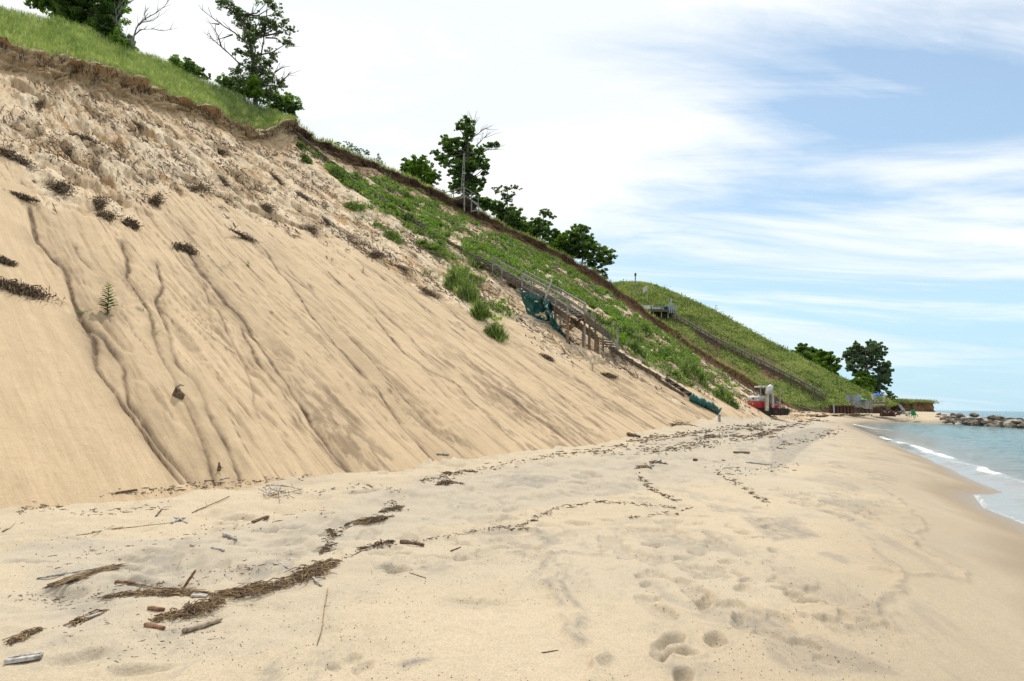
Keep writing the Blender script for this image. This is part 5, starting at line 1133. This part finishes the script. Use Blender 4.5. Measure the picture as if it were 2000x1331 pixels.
# ------------------------------------------------------------------ far end: seawalls, panels, umbrella, chairs
def thing(name, label, cat, u, v, Y): return empty(name, at(u, v, Y), label, cat)
r_ = thing('sheet_pile_wall', 'low rusty steel wall at the foot of the far hill', 'seawall', 1640, 807, 119.0)
for i in range(14):
    u = 1621+i*3.4; pbox(u, 794+(i % 2)*.6, u+3.6, 808, 119.0+(i % 2)*.25, .25, 'sheet', M_RUST, r_)
pbox(1620,792.5,1670,794.2,118.9,.6,'cap_beam',M_RUST,r_); pbox(1628,791,1630,809,118.6,.2,'pale_post',M_PANEL,r_)
r_ = thing('wooden_bulkhead', 'grey blue timber bulkhead with a panelled upper screen at the far end of the beach', 'seawall', 1680, 806, 122.0)
pbox(1654,772,1668,785,122.5,.2,'screen_panel',M_PANEL,r_); pbox(1668.5,772,1683,785,122.5,.2,'screen_panel',M_PANEL,r_); pbox(1665,771,1667.4,797,122.0,.25,'post',M_GREYWOOD,r_); pbox(1667.5,785,1690,795,121.6,.4,'lower_panel',M_PANEL,r_)
pbox(1689.5,783,1704,799,120.6,1.8,'box_wall',M_GREYWOOD,r_)
MB().beam(at(1668,787,121.0), at(1690,797,120.5), .2, .35).build('diagonal_brace', M_GREYWOOD, r_)
for u in (1672,1678,1684,1691,1698): pbox(u,796,u+2,808,121.2,.3,'pile',M_DARKWOOD,r_)
pbox(1670,797,1704,807,122.6,.5,'back_boards',M_DARKWOOD,r_)
r_ = thing('rusty_seawall', 'dark brown collapsed wall right of the grey bulkhead', 'seawall', 1720, 806, 125.0)
for i in range(9): u = 1704+i*3; pbox(u, 796+R.uniform(-1, 1.5), u+3.2, 808, 125.0+R.uniform(-.2, .2), .3, 'sheet', M_RUST, r_)
pbox(1705,786,1736,788.6,125.5,3,'plank_walkway',M_BROWNWOOD,r_); pbox(1708,790,1728,791.5,125.0,1.5,'lower_plank',M_CONC,r_)
r_ = thing('wreckage_pile', 'heap of reddish broken timbers on the sand before the grassy headland', 'debris', 1745, 812, 124.0)
for i in range(26):
    u = R.uniform(1722, 1770); v = R.uniform(806, 814); Y_ = R.uniform(122.0, 126.0); a = at(u, v, Y_); MB().beam(a, a+Vector((R.uniform(-1.6, 1.6), R.uniform(-.4, .4), R.uniform(-.1, .9))), .18, .22).build('timber', M_RUST if i % 3 else M_GREYWOOD, r_)
pbox(1720,807,1746,813.5,123.6,.3,'fallen_panel',M_RUST,r_)
r_ = thing('beach_ladder', 'bluish steps leaning on the bank of the headland', 'ladder', 1768, 804, 125.0)
for o_ in (0, 3): MB().beam(at(1755+o_, 791, 125.5), at(1766+o_, 806, 124.5), .14, .2).build('side_rail', M_PANEL, r_)
for i in range(8): t = (i+.5)/8; MB().beam(at(1755+11*t, 791+15*t, 125.5-t), at(1758+11*t, 791+15*t, 125.5-t), .2, .08).build('rung', M_PANEL, r_)
r_ = thing('beach_umbrella', 'closed drooping blue umbrella above the far walkway', 'umbrella', 1715, 786, 127.0); c = at(1715.5, 771, 127.0)
n = 14; mb = MB(); vv = [c+up1*.45]+[c+Vector((math.cos(a)*.75, math.sin(a)*.75, -.18+.07*math.cos(a*7))) for a in [2*math.pi*i/n for i in range(n)]]; mb.add(vv, [(0, 1+i, 1+(i+1) % n) for i in range(n)]); o = mb.build('canopy', M_BLUE, r_); sm = o.modifiers.new('s', 'SOLIDIFY'); sm.thickness = .05
MB().tube([at(1715.5, 787, 127.0), c+up1*.5], .035, 6).build('shaft', M_CONC, r_)
r_ = thing('white_post', 'thick white post beside the blue umbrella', 'post', 1726, 786, 126.6); MB().tube([at(1726, 787, 126.6), at(1726, 767, 126.6)], [.14, .13], 8).build('shaft', M_WHITE, r_); MB().box(at(1726, 766.7, 126.6), (.36, .36, .1)).build('cap', M_WHITE, r_)
def chair(name, label, u, v, Y, mat, rz=0, tip=0., s=1.):
    b = at(u, v, Y); r_ = empty(name, b, label, 'chair'); M_ = Matrix.Rotation(rz, 3, 'Z') @ Matrix.Rotation(tip, 3, 'X')
    for x in (-.28, .28):
        for y in (-.25, .25): MB().box(b+M_ @ Vector((x*s, y*s, .2*s)), (.07*s, .07*s, .42*s), M_).build('leg', mat, r_)
    MB().box(b+M_ @ Vector((0, 0, .42*s)), (.62*s, .58*s, .06*s), M_).build('seat', mat, r_)
    MB().box(b+M_ @ Vector((0, .30*s, .80*s)), (.62*s, .07*s, .75*s), M_ @ Matrix.Rotation(-.25, 3, 'X')).build('backrest', mat, r_)
    for x in (-.34, .34): MB().box(b+M_ @ Vector((x*s, 0, .65*s)), (.09*s, .6*s, .05*s), M_).build('armrest', mat, r_)
chair('beach_chair', 'white plastic chair on the far walkway under the blue umbrella', 1709, 786, 126.8, M_WHITE, .5, 0, 1.25)
chair('beach_chair', 'tall green wooden chair on the sand in front of the headland', 1784, 815, 121.0, M_GREENP, -.5, .35, 1.05)
chair('beach_chair', 'tipped green chair right against the tall green one', 1790, 816, 120.6, M_GREENP, 1.1, -.5, 1.2)
chair('side_table', 'small white table left of the green chairs on the sand', 1776, 816, 120.6, M_WHITE, .2, 0, .8)
r_ = thing('float_toy', 'light green beach float lying on top of the grey bulkhead', 'float', 1687, 783, 121.2); b = at(1687.5, 782.5, 121.2); MB().tube([b+Vector((-.5, 0, -.1)), b+Vector((-.2, 0, .15)), b+Vector((.3, 0, .12)), b+Vector((.5, 0, -.1))], [.12, .3, .28, .1], 10).build('float_body', M_GREENP, r_, True); MB().tube([b+Vector((-.3, -.3, .2)), b+Vector((.3, -.3, .2))], .04, 6).build('strap', M_WHITE, r_)
# headland
def headland():
    n = 64; L_ = []; cen = at(1776, 795, 152)
    cx, cy = cen.x, cen.y; rows = []
    z0 = .2; zt = at(1780, 784, 150).z
    prof = [(1.14, z0-.4), (1.06, z0+.5), (1.0, z0+1.0), (.985, zt-.7), (1.0, zt-.35), (.97, zt-.05), (.8, zt+.1), (.5, zt+.2), (.2, zt+.25), (.02, zt+.25)]
    pr = []
    for i in range(len(prof)-1):
        for k_ in range(5 if i < 5 else 3):
            t = k_/(5 if i < 5 else 3); pr.append((prof[i][0]*(1-t)+prof[i+1][0]*t, prof[i][1]*(1-t)+prof[i+1][1]*t))
    pr.append(prof[-1])
    ax = np.linspace(0, 2*np.pi, 220, endpoint=False)
    rx = (at(1814, 795, 150).x-at(1738, 795, 150).x)/2; cx = (at(1814, 795, 150).x+at(1738, 795, 150).x)/2
    V = []; mk_ = []
    for r, z in pr:
        e = 1+(fbm(np.cos(ax)*3+7, np.sin(ax)*3+z*.6, 4, 141)-.5)*.28*(1 if r > .6 else .3)
        sx = np.sign(np.cos(ax))*np.abs(np.cos(ax))**.7; sy = np.sign(np.sin(ax))*np.abs(np.sin(ax))**.7
        V.append(np.stack([cx+sx*rx*r*e, cy+2+sy*9*r*e, z+(fbm(np.cos(ax)*r*5, np.sin(ax)*r*5, 3, 142)-.5)*.5*(z > z0+.6)], 1)); mk_.append(np.full(len(ax), 1. if z < zt-.45 else 0.))
    V = np.array(V); mk_ = np.array(mk_); f = grid_faces(len(pr), len(ax), True); o = mesh_np('headland', V.reshape(-1, 3), f, M_HILL, attrs={'mask': np.stack([mk_*0, mk_, mk_*0, mk_*0], -1).reshape(-1, 4)}); o['kind'] = 'structure'
    top = V[[i for i, (r, z) in enumerate(pr) if z > zt-.6]].reshape(-1, 3); i = rng.choice(len(top), 9000); q = top[i]+rng.normal(size=(9000, 3))*[.8, .5, 0]
    Vb, fb = blades(q, rng.uniform(.15, .4, 9000), rng.uniform(.03, .06, 9000), .7); prop(mesh_np('headland_grass', Vb, fb, M_GRASS2, None, False), 'green grass cap on top of the eroded headland', 'grass', kind='stuff')
headland()
# ------------------------------------------------------------------ breakwater rocks
def rock(c, r, mat, sq=(1, 1, .7)):
    n1, n2_ = 9, 12; V = []; s_ = R.uniform(0, 99)
    import mathutils
    pl_ = [Vector((R.gauss(0, 1), R.gauss(0, 1), R.gauss(0, 1))).normalized() for _ in range(12)]; pd = [R.uniform(.45, .85) for _ in pl_]
    for i in range(n1):
        for j in range(n2_):
            a = math.pi*i/(n1-1); b = 2*math.pi*j/n2_; d = Vector((math.sin(a)*math.cos(b), math.sin(a)*math.sin(b), math.cos(a)))
            k_ = 1.
            for p_, q_ in zip(pl_, pd):
                dd = d.dot(p_)
                if dd > 1e-3: k_ = min(k_, q_/dd)
            V.append((c[0]+d.x*r*k_*sq[0], c[1]+d.y*r*k_*sq[1], c[2]+d.z*r*k_*sq[2]))
    f = [(i*n2_+j, (i+1)*n2_+j, (i+1)*n2_+(j+1) % n2_, i*n2_+(j+1) % n2_) for i in range(n1-1) for j in range(n2_)]
    me = MB(); me.add(V, f); return me
ridge = [(1826,813,126,2),(1836,812,122,4),(1848,813,118,5),(1862,814,113,6),(1878,815,110,6),(1890,818,107,7),(1905,820,104,8),(1922,822,102,8),(1940,823,100,10),(1955,823,98,9),(1970,828,96,8),(1985,830,94,7),(2000,832,92,6),(2020,834,90,6),(2040,836,88,5)]
RK = [(1904,812,103,7,'dark flat topped boulder crowning the middle of the breakwater'),(1948,817,99,10,'largest dark boulder of the breakwater'),(1936,816,99,7,'dark boulder leaning on the left of the largest one'),(1973,824,97,9,'long dark hump boulder right of the largest one'),
      (1878,813,109,7,'dark slab boulder near the beach end of the breakwater'),(1862,812,112,6,'reddish boulder left of the dark slab'),(1834,809,122,4,'pointed brown rock where the breakwater leaves the beach'),(1845,811,118,4,'bluish rock next to the pointed brown one'),(1912,817,102,6,'pale yellowish boulder under the dark flat topped one'),
      (1924,829,100,8,'wet dark boulder at the waterline under the largest one'),(1890,828,104,7,'wet boulder at the inner waterline near the sand spit'),(1998,831,94,8,'brown boulder at the right edge of the photo'),(1957,831,97,7,'olive boulder at the waterline right of the middle')]
for u, v, Y, r, lab in RK:
    c = at(u, v, Y); o = rock(c, r*Y/F*1.15, M_ROCKP if 'pale' in lab or 'olive' in lab else M_ROCK, (R.uniform(1, 1.5), 1.2, R.uniform(.6, .8))).build('boulder', M_ROCKP if 'pale' in lab or 'olive' in lab else M_ROCK); prop(o, lab, 'rock', 'boulders of the breakwater')
for i in range(120):
    t = R.random(); u = 1828+t*200; j = min(len(ridge)-2, max(0, sum(1 for r in ridge if r[0] <= u)-1)); a, b = ridge[j], ridge[j+1]; s_ = (u-a[0])/(b[0]-a[0]); Y = a[2]*(1-s_)+b[2]*s_+R.uniform(-2.5, 3.5)
    v = a[1]*(1-s_)+b[1]*s_; rad = R.uniform(.5, 1.25); p = at(u, v+4, Y); p.z = R.uniform(WZ-.1, WZ+.25+.7*R.random()*(1-abs(s_-.5)*.5))
    if u < 1870: p.z += .1; rad *= .75
    mt = M_ROCKP if R.random() < .2 else M_ROCK; o = rock(p, rad, mt, (R.uniform(.9, 1.6), 1, R.uniform(.55, .85))).build('boulder', mt)
    prop(o, ('pale' if mt is M_ROCKP else 'dark')+(' large' if rad > .85 else ' small')+' rough boulder '+('down at the waterline' if p.z < WZ+.2 else 'on top of the heap')+(' near the beach end' if u < 1890 else ' in the middle' if u < 1950 else ' at the outer end')+' of the breakwater', 'rock', 'boulders of the breakwater')
for a, b, Y0, Y1, w_, lab in (((1835,812),(1890,818),118,108,2.2,'long bleached log lying along the breakwater, left of the middle'),((1875,818),(1930,817),108,101,2.2,'long bleached log across the middle of the breakwater'),((1897,815),(1908,810),105,103,1.5,'short grey branch rising over the breakwater rocks'),((1852,811),(1872,813),116,112,1.3,'thin pale log among the first breakwater rocks')):
    p, q = at(*a, Y0-1.5), at(*b, Y1-1.5); stick(p, q, w_, lab, M_DRIFTG, 'driftwood_log', lift=1)
o = rock(at(1840, 826, 124), 1., M_CONC, (4.2, 1.4, .16)).build('concrete_slab', M_CONC); prop(o, 'flat pale concrete slab lying at the edge of the sand spit', 'slab')
o = rock(at(1866, 827, 121), 1., M_CONC, (3.0, 1.2, .12)).build('concrete_slab', M_CONC); prop(o, 'second pale slab dipping into the water beside the spit', 'slab')
# ------------------------------------------------------------------ gulls and litter
def gull(u, v, label, rz):
    b = gpt(u, v); root = empty('gull', b, label, 'bird'); M_ = Matrix.Rotation(rz, 3, 'Z'); s = 1.0
    def T(p): return b+M_ @ (Vector(p)*s)
    mb = MB(); mb.tube([T(p) for p in ((-.30,0,.20),(-.22,0,.21),(-.10,0,.22),(.02,0,.24),(.10,0,.27),(.15,0,.33),(.19,0,.38),(.235,0,.385),(.26,0,.375))], [.012,.035,.065,.08,.07,.042,.045,.038,.012], 12); mb.build('body', M_FEATH, root, True)
    MB().tube([T((.255,0,.375)), T((.30,0,.365)), T((.315,0,.35))], [.014,.011,.003], 6).build('beak', M_YEL, root, True)
    for y in (-1, 1):
        w_ = MB(); w_.tube([T((.07,y*.065,.27)), T((-.08,y*.08,.24)), T((-.26,y*.04,.215)), T((-.38,y*.01,.20))], [.03,.045,.03,.006], 8); w_.build('wing', M_PANEL, root, True)
        MB().tube([T((.0,y*.03,.20)), T((.0,y*.03,.0))], .009, 5).build('leg', M_YEL, root)
gull(1608, 826, 'white gull standing on the far beach, left one of the pair', .3); gull(1614, 825, 'white gull with its head turned away, right one of the pair', 2.6)
b = gpt(1444, 1096); root = empty('litter_scrap', b, 'small crumpled white scrap lying on the sand among footprints', 'litter'); rock(b+up1*.008, .018, M_WHITE, (1, .8, .6)).build('scrap', M_WHITE, root); rock(b+Vector((.012, .0, .016)), .009, M_WHITE).build('corner', M_WHITE, root)
# ------------------------------------------------------------------ driftwood and reeds on the beach
def S2(u1, v1, u2, v2, w_, lab, mat=M_DRIFT, **k): return stick(hit(u1, v1)[0], hit(u2, v2)[0], w_, lab, mat, **k)
S2(358,1238,433,1214,12,'thick barkless log with a frayed end right below the reed heaps',M_DRIFT)
S2(10,1298,82,1287,15,'split grey board at the bottom left corner of the photo',M_DRIFTG,flat=True,name='split_board',cat='board')
S2(72,1132,200,1110,4,'long straight bleached stick above the yellow reed bundle at the left',M_DRIFTG)
S2(372,1067,438,1078,6,'grey straight stick lying alone in the pale sand',M_DRIFTG)
S2(224,1139,268,1141,6,'reddish bark stick left of the main reed heap',M_DRIFTR); S2(262,1141,315,1152,5,'pale peeled stick touching the end of the reddish one',M_DRIFT)
stick(hit(356,1154)[0], hit(380,1150)[0]+Vector((0,0,.14)), 6, 'reddish stick propped upright in the reed line', M_DRIFTR)
S2(288,1191,322,1194,8,'upper of two short red brown log ends at the lower left',M_DRIFTR); S2(282,1225,322,1231,10,'lower of two short red brown log ends at the lower left',M_DRIFTR)
S2(374,1166,404,1168,8,'pale grey block of wood between the two reed heaps',M_DRIFTG,flat=True,name='wood_block'); S2(494,1022,523,1011,6,'dark short plank standing out on the pale sand',M_DRIFTD,flat=True,name='wood_plank',cat='plank')
S2(437,1046,462,1057,8,'weathered grey chip beside thin reeds',M_DRIFTG); S2(226,965,268,958,4,'dark thin stick at the foot of the smooth fan',M_DRIFTD); S2(375,1003,448,970,2,'long thin dark twig under the slope',M_DRIFTD)
S2(782,1061,828,1068,8,'dark bark slab on the wrack line right of the reed mat',M_DRIFTD); S2(152,1216,200,1199,6,'pale splintered piece in a small reed tuft',M_DRIFTG); S2(853,889,876,890,4,'pale short board leaning at the foot of the slope',M_GREYWOOD)
S2(1434,886,1463,886,5,'brown plank on the beach left of the grey driftwood streak',M_DRIFTD,flat=True,name='wood_plank',cat='plank'); S2(1458,905,1508,910,4,'long grey branch on the far part of the beach',M_DRIFTG); S2(1355,901,1362,901,6,'tiny dark chip on the beach',M_DRIFTD)
S2(304,1010,316,996,3,'forked dark twig lying below the smooth fan',M_DRIFTD); S2(335,1024,362,1012,5,'pale forked branch above the long thin reeds',M_DRIFTG); S2(340,1012,366,1023,4,'pale crossing branch of the small fork',M_DRIFTG)
S2(410,1195,408,1196,5,'tiny dark peg by the reeds',M_DRIFTD); S2(395,1172,412,1196,3,'thin dark twig across the lower reed heap',M_DRIFTD); S2(545,1100,575,1120,4,'pale split branch on top of the main reed heap',M_DRIFTG); S2(610,1130,628,1146,5,'short grey twig at the right end of the main reed heap',M_DRIFTG)
S2(460,1168,480,1164,5,'dark wet stub below the main reed heap',M_DRIFTD); S2(430,938,448,934,3,'pale sliver at the foot of the slope',M_DRIFTG); S2(400,941,418,940,3,'dark sliver at the foot of the slope',M_DRIFTD)
S2(1058,1276,1090,1271,2,'thin dark twig near the bottom middle of the photo',M_DRIFTD); S2(880,1078,900,1070,3,'thin twig below the wrack line',M_DRIFTD); S2(800,1120,832,1130,2,'fine twig right of the soft dimples',M_DRIFTD); S2(1275,912,1290,899,4,'small bluish upright scrap on the beach',M_PANEL); S2(1225,850,1250,856,7,'brown clod shaped log where slope and beach meet',M_DRIFTD)
S2(640,1150,619,1262,2.5,'long yellow reed stalk lying alone on bare sand',M_REED,name='reed_stalk',cat='reed',sides=5); S2(130,1052,240,1030,2,'long yellow reed lying under the slope at the left',M_REED,name='reed_stalk',cat='reed',sides=5); S2(180,1040,335,1022,2,'second long yellow reed crossing the first',M_REED,name='reed_stalk',cat='reed',sides=5); S2(5,1040,45,1022,3,'short brown reed at the left edge',M_REED,name='reed_stalk',cat='reed',sides=5)
def heap(pts, w_px, n, label, mat=M_REED, name='reed_heap', ln=(20, 60), hz=.05, sp=.35, mat2=M_REEDD):
    c = [hit(u, v)[0] for u, v in pts]; root = empty(name, c[0], label, 'reeds'); a_ = MB(); b_ = MB(); P_ = pl(c, 40)
    for i in range(int(n*.72)):
        t = R.random()
        while vn(np.array(t*9.), np.array(n*.37), 9) < R.random()*.75: t = R.random()
        j = int(t*38); p = P_[j].lerp(P_[j+1], R.random()); d = (P_[min(39, j+2)]-P_[max(0, j-2)]).normalized(); k = p.y/F; tp_ = math.sin(math.pi*min(.97, max(.06, t)))**.5
        p = p+Vector((R.gauss(0, .8), R.gauss(0, 1.)*(1+.9*vn(np.array(t*6.), np.array(n*.11), 19)), 0))*w_px*k*tp_; an = R.gauss(0, sp*1.7); dd = Vector((d.x*math.cos(an)-d.y*math.sin(an), d.x*math.sin(an)+d.y*math.cos(an), R.uniform(-.05, .12))); l = R.uniform(*ln)*k*(.6+.4*tp_)*(1.7 if R.random() < .06 else 1)
        z = abs(R.gauss(0, hz))*tp_+.004; p = Vector((p.x, p.y, p.z+z)); r = R.uniform(.0018, .0045)*(k/.0035)**.5
        (a_ if i % 5 < 3 else b_).tube([p-dd*l*.5, p+Vector((0, 0, .01)), p+dd*l*.5-Vector((0, 0, z*.5))], [r, r, r*.6], 4, cap=False)
    a_.build('stalks', mat, root); b_.build('dark_stalks', mat2, root)
heap([(650,1100),(620,1115),(580,1135),(530,1150),(470,1158),(420,1163)], 15, 900, 'largest heap of brown and yellow reeds on the beach', ln=(16, 50), hz=.025)
heap([(430,1160),(380,1163),(320,1160),(230,1165),(200,1170)], 8, 260, 'thin reed line trailing left from the largest heap', ln=(20, 60), hz=.012)
heap([(428,1176),(400,1190),(360,1203),(300,1213)], 14, 520, 'second curly reed heap below the largest one', ln=(10, 34), hz=.03, sp=.9)
heap([(118,1142),(160,1128),(218,1112)], 8, 170, 'yellow bundle of parallel reeds at the left', ln=(40, 80), hz=.012, sp=.08)
heap([(20,1258),(50,1245),(78,1230)], 6, 110, 'small brown reed tuft above the split board', ln=(12, 34), hz=.015)
heap([(148,1218),(175,1208),(205,1195)], 7, 110, 'small reed tuft around the pale splintered piece', ln=(12, 34), hz=.012)
heap([(680,1026),(720,1020),(768,1010)], 6, 260, 'flat dark reed mat in the middle of the beach', M_REEDD, ln=(10, 26), hz=.02, mat2=M_REED)
heap([(745,1002),(770,995),(790,990)], 5, 120, 'small dark reed tuft above the flat mat', M_REEDD, ln=(8, 22), hz=.02)
heap([(855,948),(880,945),(905,946)], 5, 150, 'round dark reed clump near the slope', M_REEDD, ln=(8, 22), hz=.04); heap([(865,926),(890,925),(930,922)], 3, 110, 'thin dark reed clump above the round one', M_REEDD, ln=(8, 20), hz=.03)
heap([(625,1085),(640,1068),(655,1050),(640,1035)], 8, 140, 'loose dark twiggy reeds above the largest heap', M_REEDD, ln=(6, 22), hz=.02, sp=1.2); heap([(700,1075),(740,1066),(770,1058)], 3, 130, 'dark reed strand leading to the bark slab', M_REEDD, ln=(8, 20), hz=.015)
heap([(1240,917),(1255,915),(1272,917)], 5, 130, 'rounded dark clump on the far beach below the blue scrap', M_REEDD, ln=(5, 14), hz=.06); heap([(1270,905),(1290,906),(1305,909)], 3, 90, 'brown strand beside the blue scrap', M_REEDD, ln=(5, 14), hz=.04)
heap([(1310,834),(1330,831),(1362,834)], 4, 140, 'long brown mound of debris at the foot of the slope', M_REEDD, ln=(5, 16), hz=.12); heap([(1375,857),(1395,855),(1410,857)], 3, 90, 'brown debris clump on the far beach, left of the board pile', M_REEDD, ln=(4, 12), hz=.08)
heap([(1465,843),(1480,840),(1497,845)], 3.5, 120, 'brown debris heap on the beach before the excavator', M_REEDD, ln=(5, 14), hz=.12)
root = empty('dead_branch', hit(545, 968)[0], 'tangled leafless branch lying at the foot of the slope', 'branch'); mb = MB()
for a in ([(515,975),(535,965),(550,955),(590,962)],[(535,955),(545,968),(548,982)],[(520,958),(540,956),(565,955)],[(550,972),(570,965),(590,961)],[(505,963),(520,970),(530,974)]):
    pts = [hit(u, v)[0]+up1*R.uniform(.02, .09) for u, v in a]; mb.tube(pts, [.011*(1-.5*i/len(pts)) for i in range(len(pts))], 5)
mb.build('limbs', M_DRIFTG, root); mb = MB()
for _ in range(26): a = hit(R.uniform(510, 590), R.uniform(954, 976))[0]; mb.tube([a+up1*.02, a+Vector((R.uniform(-.15, .15), R.uniform(-.2, .2), R.uniform(.0, .09)))], [.006, .002], 4)
mb.build('twigs', M_DRIFTD, root)
# uncountable wrack: short bits along the drift lines and over the far beach
WR = [([(560,1150),(640,1105),(700,1078),(790,1060),(860,1050),(960,1033),(1020,1028),(1050,1010),(1090,992),(1170,981),(1250,985),(1320,992)], 340, 5),([(640,1080),(650,1040),(690,1025),(780,995),(760,975)], 120, 8),([(1245,925),(1262,950),(1290,965),(1325,980)], 120, 4),([(975,1030),(1000,1035),(1030,1032)], 50, 4),([(820,940),(900,925),(1060,893),(1180,880),(1300,850)], 240, 9),
 ([(200,965),(300,960),(380,950),(470,945),(600,930)], 180, 12),([(30,1000),(90,990),(200,1005),(330,985)], 110, 10),([(600,965),(700,950),(800,960)], 60, 12),([(1400,925),(1440,945),(1470,965),(1500,985)], 90, 6),([(40,1165),(130,1180),(260,1155),(400,1130),(560,1095)], 160, 22),([(1140,885),(1250,880),(1330,870),(1400,862)], 130, 10),([(1320,1005),(1340,995),(1352,992)], 20, 2),([(1220,1010),(1260,1012),(1300,1000)], 30, 4),
 ([(1240,862),(1330,850),(1420,838),(1500,830)], 260, 9),([(1260,885),(1340,873),(1440,860),(1520,850)], 150, 10),([(1480,850),(1530,835),(1600,820)], 160, 7),([(1500,880),(1580,855),(1640,840)], 90, 12),([(1550,812),(1620,811),(1700,812)], 120, 4),([(60,1100),(200,1080),(420,1030),(640,1000)], 90, 26),([(80,1230),(300,1200),(420,1240),(200,1290)], 90, 25),([(1400,905),(1450,925),(1560,905)], 60, 14),([(1360,860),(1400,850),(1450,856),(1500,846)], 150, 7)]
mb = MB(); mb2 = MB()
for pts, n, sprd in WR:
    for _ in range(n):
        i = R.randrange(len(pts)-1); t = R.random(); u = pts[i][0]*(1-t)+pts[i+1][0]*t+R.gauss(0, sprd*.8); v = pts[i][1]*(1-t)+pts[i+1][1]*t+R.gauss(0, sprd*.35)
        h = hit(u, v)
        if not h: continue
        p = h[0]; k = p.y/F; a = R.gauss(math.atan2(-(pts[i+1][1]-pts[i][1])*3, pts[i+1][0]-pts[i][0]), .8); l = R.choice((2, 3, 4, 6, 10, 16))*k*R.uniform(.7, 1.3)*(1 if v > 880 else 1.3); d = Vector((math.cos(a), math.sin(a), R.uniform(-.02, .12)))
        r = R.uniform(.35, 1.1)*k*(1 if l > 3*k else 1.3); q = p+up1*r*.6; (mb if R.random() < .7 else mb2).tube([q-d*l/2, q, q+d*l/2], [r*.6, r, r*.5], 5, jit=.25)
prop(mb.build('wrack_litter', M_REEDD), 'dark twigs and reed bits strewn along the drift lines of the beach', 'wrack', kind='stuff'); prop(mb2.build('pale_wrack_litter', M_DRIFT), 'pale twig bits strewn along the drift lines of the beach', 'wrack', kind='stuff')
# pebbles and charcoal crumbs
mb = MB()
for _ in range(2600):
    u = R.uniform(0, 1750); v = R.uniform(930, 1331); h = hit(u, v)
    if not h or h[2] is not beach or h[0].x > .62*h[0].y-.2: continue
    if vn(np.array(h[0].x*1.1), np.array(h[0].y*.8), 160) < .42: continue
    p = h[0]; r = R.uniform(.0015, .0042)*(1+p.y*.08)*.75; mb.tube([p-Vector((r, 0, 0)), p+Vector((0, 0, r*.6)), p+Vector((r, 0, 0))], [r*.4, r, r*.4], 5, jit=.3)
prop(mb.build('charcoal_crumbs', M_DRIFTD), 'dark crumbs and pebbles scattered over the near sand', 'pebbles', kind='stuff')
